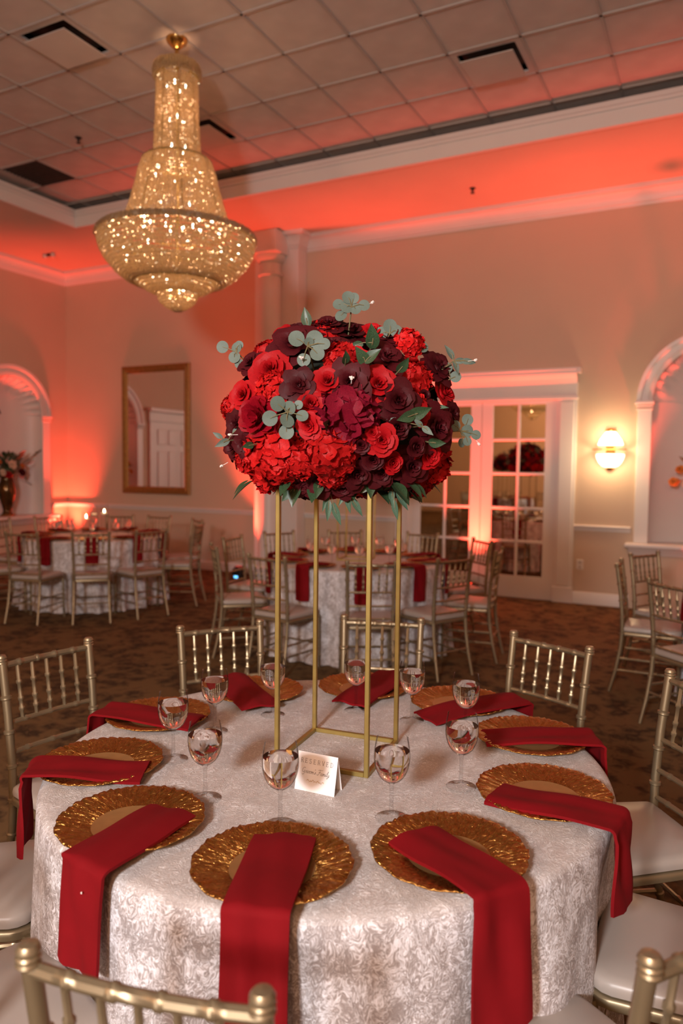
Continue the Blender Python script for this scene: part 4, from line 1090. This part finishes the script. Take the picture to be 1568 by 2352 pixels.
for ch in 'RESERVED':
    for pl, w2 in CAPS[ch]: st.append(([(x+px*sz*.86, .067+pz*sz) for px, pz in pl], .00085*w2))
    x += pitch
ink(st, 'lettering', INK)
st = []; sz = .0125; text = "Groom's Family"; tw_ = sum(SCR[c_][1] for c_ in text)*sz; x = -tw_/2-.002
for ch in text:
    for pl in SCR[ch][0]: st.append(([(x+(px+.28*pz)*sz, .043+pz*sz) for px, pz in pl], .00075))
    x += SCR[ch][1]*sz
ink(st, 'script_lettering', INK)
st = []; rnd = random.Random(4)
for sx in (-1, 1):
    for k in range(7):
        x = sx*(.002+k*.0034); z = .026+.0016*math.sin(k*1.3)
        st.append(([(x, z), (x+sx*.002, z+(.0018 if k % 2 else -.0018))], .0012)); st.append((arc(x, z, .0007, .0007, 0, 360, 6), .0006))
ink(st, 'floral_ornament', GOLDINK)

# ------------------------------------------------------------------ the other tables
NAP_STD = napkin_mesh((.50, .0), (.792, .0), .27, .13, 3)
def set_table(c, what, phase, chairs, seed, flowers=False, candles=False, every=True, gl=(.41,), cl=None):
    me = dress_table(c, seed, what, nf=21, amp=.042, mesh=cl)
    for k in range(10):
        a = R_(phase+36*k)
        charger_at(c[0]+.62*math.cos(a), c[1]+.62*math.sin(a), ZT, k*1.1, 'ruffled gold charger plate on the table '+what, 'chargers on the table '+what)
        place('napkin', NAP_STD, None, (c[0], c[1], 0), (0, 0, a), label='red napkin over a charger on the table '+what, cat='napkin', group='napkins on the table '+what)
        a += .06*math.sin(k*2.3); glass_at(c[0]+.42*math.cos(a), c[1]+.42*math.sin(a), ZT, 'stemmed glass of water on the table '+what, 'glasses on the table '+what)
    LM = {'reserved table': TC, 'gilt mirror': (-7.94, 9.05), 'white column': (-5.6, 8.8), 'french doors': (-2.7, 9.05), 'lit sconce': (-1.19, 9.05), 'sconce niche': (-.17, 9.05),
          'candlelit table': (-6.5, 6.32), 'door table': (-2.9, 5.92), 'corner niche': (-9.88, 7.94), 'panelled door': (-9.88, 6.1)}
    for x, y, tw in chairs:
        dd = math.hypot(x-c[0], y-c[1])
        if dd < 1.26 and c != RGT: x, y = c[0]+(x-c[0])*1.26/dd, c[1]+(y-c[1])*1.26/dd
        best = max((l for l in LM if math.hypot(LM[l][0]-c[0], LM[l][1]-c[1]) > 1), key=lambda l: (Vector((x-c[0], y-c[1])).normalized()).dot(Vector((LM[l][0]-c[0], LM[l][1]-c[1])).normalized()))
        chair_at(x, y, math.atan2(c[1]-y, c[0]-x)+R_(tw), 'gold chair at the table '+what+', back toward the '+best, 'chairs at the table '+what)
    if flowers:
        s_ = stand(c[0], c[1], R_(10), ZT, label='tall gold flower stand on the table '+what, cat='flower stand', group='gold flower stands')
        copy_tree(arr, None, (c[0], c[1], ZT+.80), seed*1.0, label='dome of red and burgundy flowers on the table '+what, cat='flowers')
    return me
RGT = (.58, 5.78)
MID = (-2.90, 5.92)
ch = [(-2.217, 4.78, 0), (-1.78, 5.33, 0), (-3.03, 4.70, 0), (-2.05, 6.78, 0), (-1.66, 6.07, 0), (-4.07, 6.50, 0), (-3.55, 6.98, 0), (-2.76, 7.10, 0), (-4.10, 5.80, 0), (-3.80, 5.05, 0)]
cl2 = set_table(MID, 'by the mirrored french doors', -60, ch, 2, flowers=True)
LFT = (-6.50, 6.32)
ch = [(-5.55, 5.37, 0), (-5.26, 5.92, 0), (-5.82, 7.38, 0), (-6.62, 7.60, 0), (-7.68, 6.72, 0), (-6.12, 5.02, 0), (-5.42, 6.75, 0), (-7.12, 7.40, 0), (-7.65, 6.05, 0), (-6.95, 5.15, 0)]
set_table(LFT, 'with floating candles', -45, ch, 3)
RGT = (.58, 5.78)
ch = [(-.665, 5.74, 0), (-.56, 6.47, 0), (-.27, 4.84, 0), (.35, 4.52, 0), (.1, 7.0, 0)]
set_table(RGT, 'by the sconce niche', 180, ch, 4)
BK1, BK2 = (-5.4, -2.2), (-2.2, -3.6)
for c_, w_, sd in ((BK1, 'mirrored in the left door panes', 5), (BK2, 'mirrored in the right door panes', 6)):
    ch = [(c_[0]+1.25*math.cos(R_(k*60+10)), c_[1]+1.25*math.sin(R_(k*60+10)), 0) for k in range(6)]
    set_table(c_, w_, 20, ch, sd, flowers=True, cl=cl2)

# candles on the left table
for i, (px, py, h_) in enumerate(((236, 1163, .36), (222, 1178, .28), (205, 1165, .34))):
    x, y = LFT[0]+(.10, -.02, -.10)[i]+.02, LFT[1]+(.06, -.10, .10)[i]
    o = empty('candle_vase', (x, y, ZT), label='clear glass cylinder holding a lit floating candle, %s of the three' % ('tallest', 'shortest', 'middle')[i], cat='candle', group='floating candles')
    MB().lathe([(.0, .004), (.040, .004), (.042, .006), (.042, h_), (.0405, h_), (.0405, .008), (0, .008)], 24).build('glass_cylinder', GLASS, o)
    MB().lathe([(0, .009), (.040, .009), (.040, h_*.68), (0, h_*.68)], 24).build('water', GLASS, o)
    MB().lathe([(0, h_*.66), (.028, h_*.67), (.033, h_*.70), (.030, h_*.72), (0, h_*.725)], 16).build('candle', WAX, o)
    if i < 2:
        MB().lathe([(0, h_*.73), (.006, h_*.73+.008), (.008, h_*.73+.016), (.004, h_*.73+.032), (0, h_*.73+.045)], 8).build('flame', FLAME, o)
        lamp('candle_light', 'POINT', (x, y, ZT+h_*.73+.05), .6, (1, .6, .28), shadow_soft_size=.02)

# ------------------------------------------------------------------ vases of flowers in the niches
URN = plain('bronze_glass_vase', (.10, .055, .018), .12, metal=.6, var=.5, vscale=8)
ORANGE = petal_mat('orange_petal', (.55, .17, .04)); CREAM = petal_mat('cream_petal', (.74, .60, .44), .1); PINK = petal_mat('pink_petal', (.62, .24, .22), .15)
def niche_vase(loc, toward, seed, branch, lab1, lab2):
    rnd = random.Random(seed)
    v = empty('vase', loc, label=lab1, cat='vase')
    MB().lathe([(0, 0), (.10, 0), (.10, .02), (.075, .05), (.065, .09), (.085, .16), (.12, .28), (.135, .38), (.125, .48), (.10, .56), (.095, .60), (.11, .63), (.10, .63), (.085, .60), (.0, .55)], 28).build('body', URN, v)
    MB().lathe([(.105, .0), (.112, .012), (.105, .024)], 20).build('foot_ring', FRAMEG, v)
    b = empty('bouquet', (loc[0], loc[1], loc[2]+.60), label=lab2, cat='flowers')
    side = Vector((-toward[1], toward[0], 0)); tw = Vector((*toward, 0))
    MB().sphere((0, 0, .10), .13, 12, 8, (1, 1, .9)).build('greenery_core', GREENL, b)
    st = MB()
    for k in range(34):
        d_ = (side*rnd.uniform(-1.0, 1.0)+tw*rnd.uniform(-.1, .8)+Vector((0, 0, rnd.uniform(-.15, 1.3)))).normalized(); L = rnd.uniform(.20, .42)
        p = d_*L+Vector((0, 0, .05)); s_ = rnd.uniform(.10, .17); st.tube([(0, 0, 0), p*.5+Vector((0, 0, .02)), p], .003, 5)
        xx = d_.cross(Vector((.1, .2, 1))).normalized(); zf = xx.cross(d_); m4 = Matrix((xx, d_, zf)).transposed().to_4x4(); m4.translation = p-d_*s_*.5
        lf = place('leaf', LF_DARK if k % 3 else LF_WILL, b); lf.matrix_basis = m4 @ Matrix.Diagonal((s_*1.4, s_, s_, 1))
    if branch:
        e = side*branch*.62+tw*.06+Vector((0, 0, .46)); st.tube([(0, 0, .02), e*.5+Vector((0, 0, .01)), e], [.012, .012, .007], 6)
        for k in range(9):
            t_ = .3+.075*k; p = e*t_; d_ = (e.normalized()+Vector((rnd.uniform(-.5, .5), rnd.uniform(-.5, .5), rnd.uniform(-.5, .5)))).normalized()
            xx = d_.cross(Vector((.1, .2, 1))).normalized(); zf = xx.cross(d_); m4 = Matrix((xx, d_, zf)).transposed().to_4x4(); m4.translation = p
            lf = place('leaf', LF_DARK, b); lf.matrix_basis = m4 @ Matrix.Diagonal((.09, .09, .09, 1))
    st.build('stems', STEM, b)
    for mat, off, up, sz in ((CREAM, -.02, .20, .065), (ORANGE, .16, .18, .040), (P_BURG, .15, .09, .060), (PINK, .14, .02, .045), (CREAM, -.2, .08, .05), (ORANGE, -.27, .24, .045), (P_RED, -.1, .05, .055), (ORANGE, -.33, .10, .05)):
        p = side*off+tw*.16+Vector((0, 0, up)); o = place('rose', rose_mesh('rose', mat, int(up*100)+seed, L_OPEN), b)
        o.matrix_basis = Matrix.Translation(p) @ orient((tw+Vector((0, 0, .4))).normalized(), 1) @ Matrix.Diagonal((sz, sz, sz, 1))
niche_vase((XL-.08, NYC-.02, SZ), (1, 0), 3, 1, 'bronze glass vase on the niche shelf in the corner behind the candlelit table', 'dark leafy bouquet with a cream rose and a reaching branch in the corner niche')
niche_vase((NXC, YB+.06, SZ+.0), (0, -1), 5, 0, 'bronze glass vase in the shell niche beside the sconce', 'leafy bouquet with orange blooms in the niche beside the sconce')
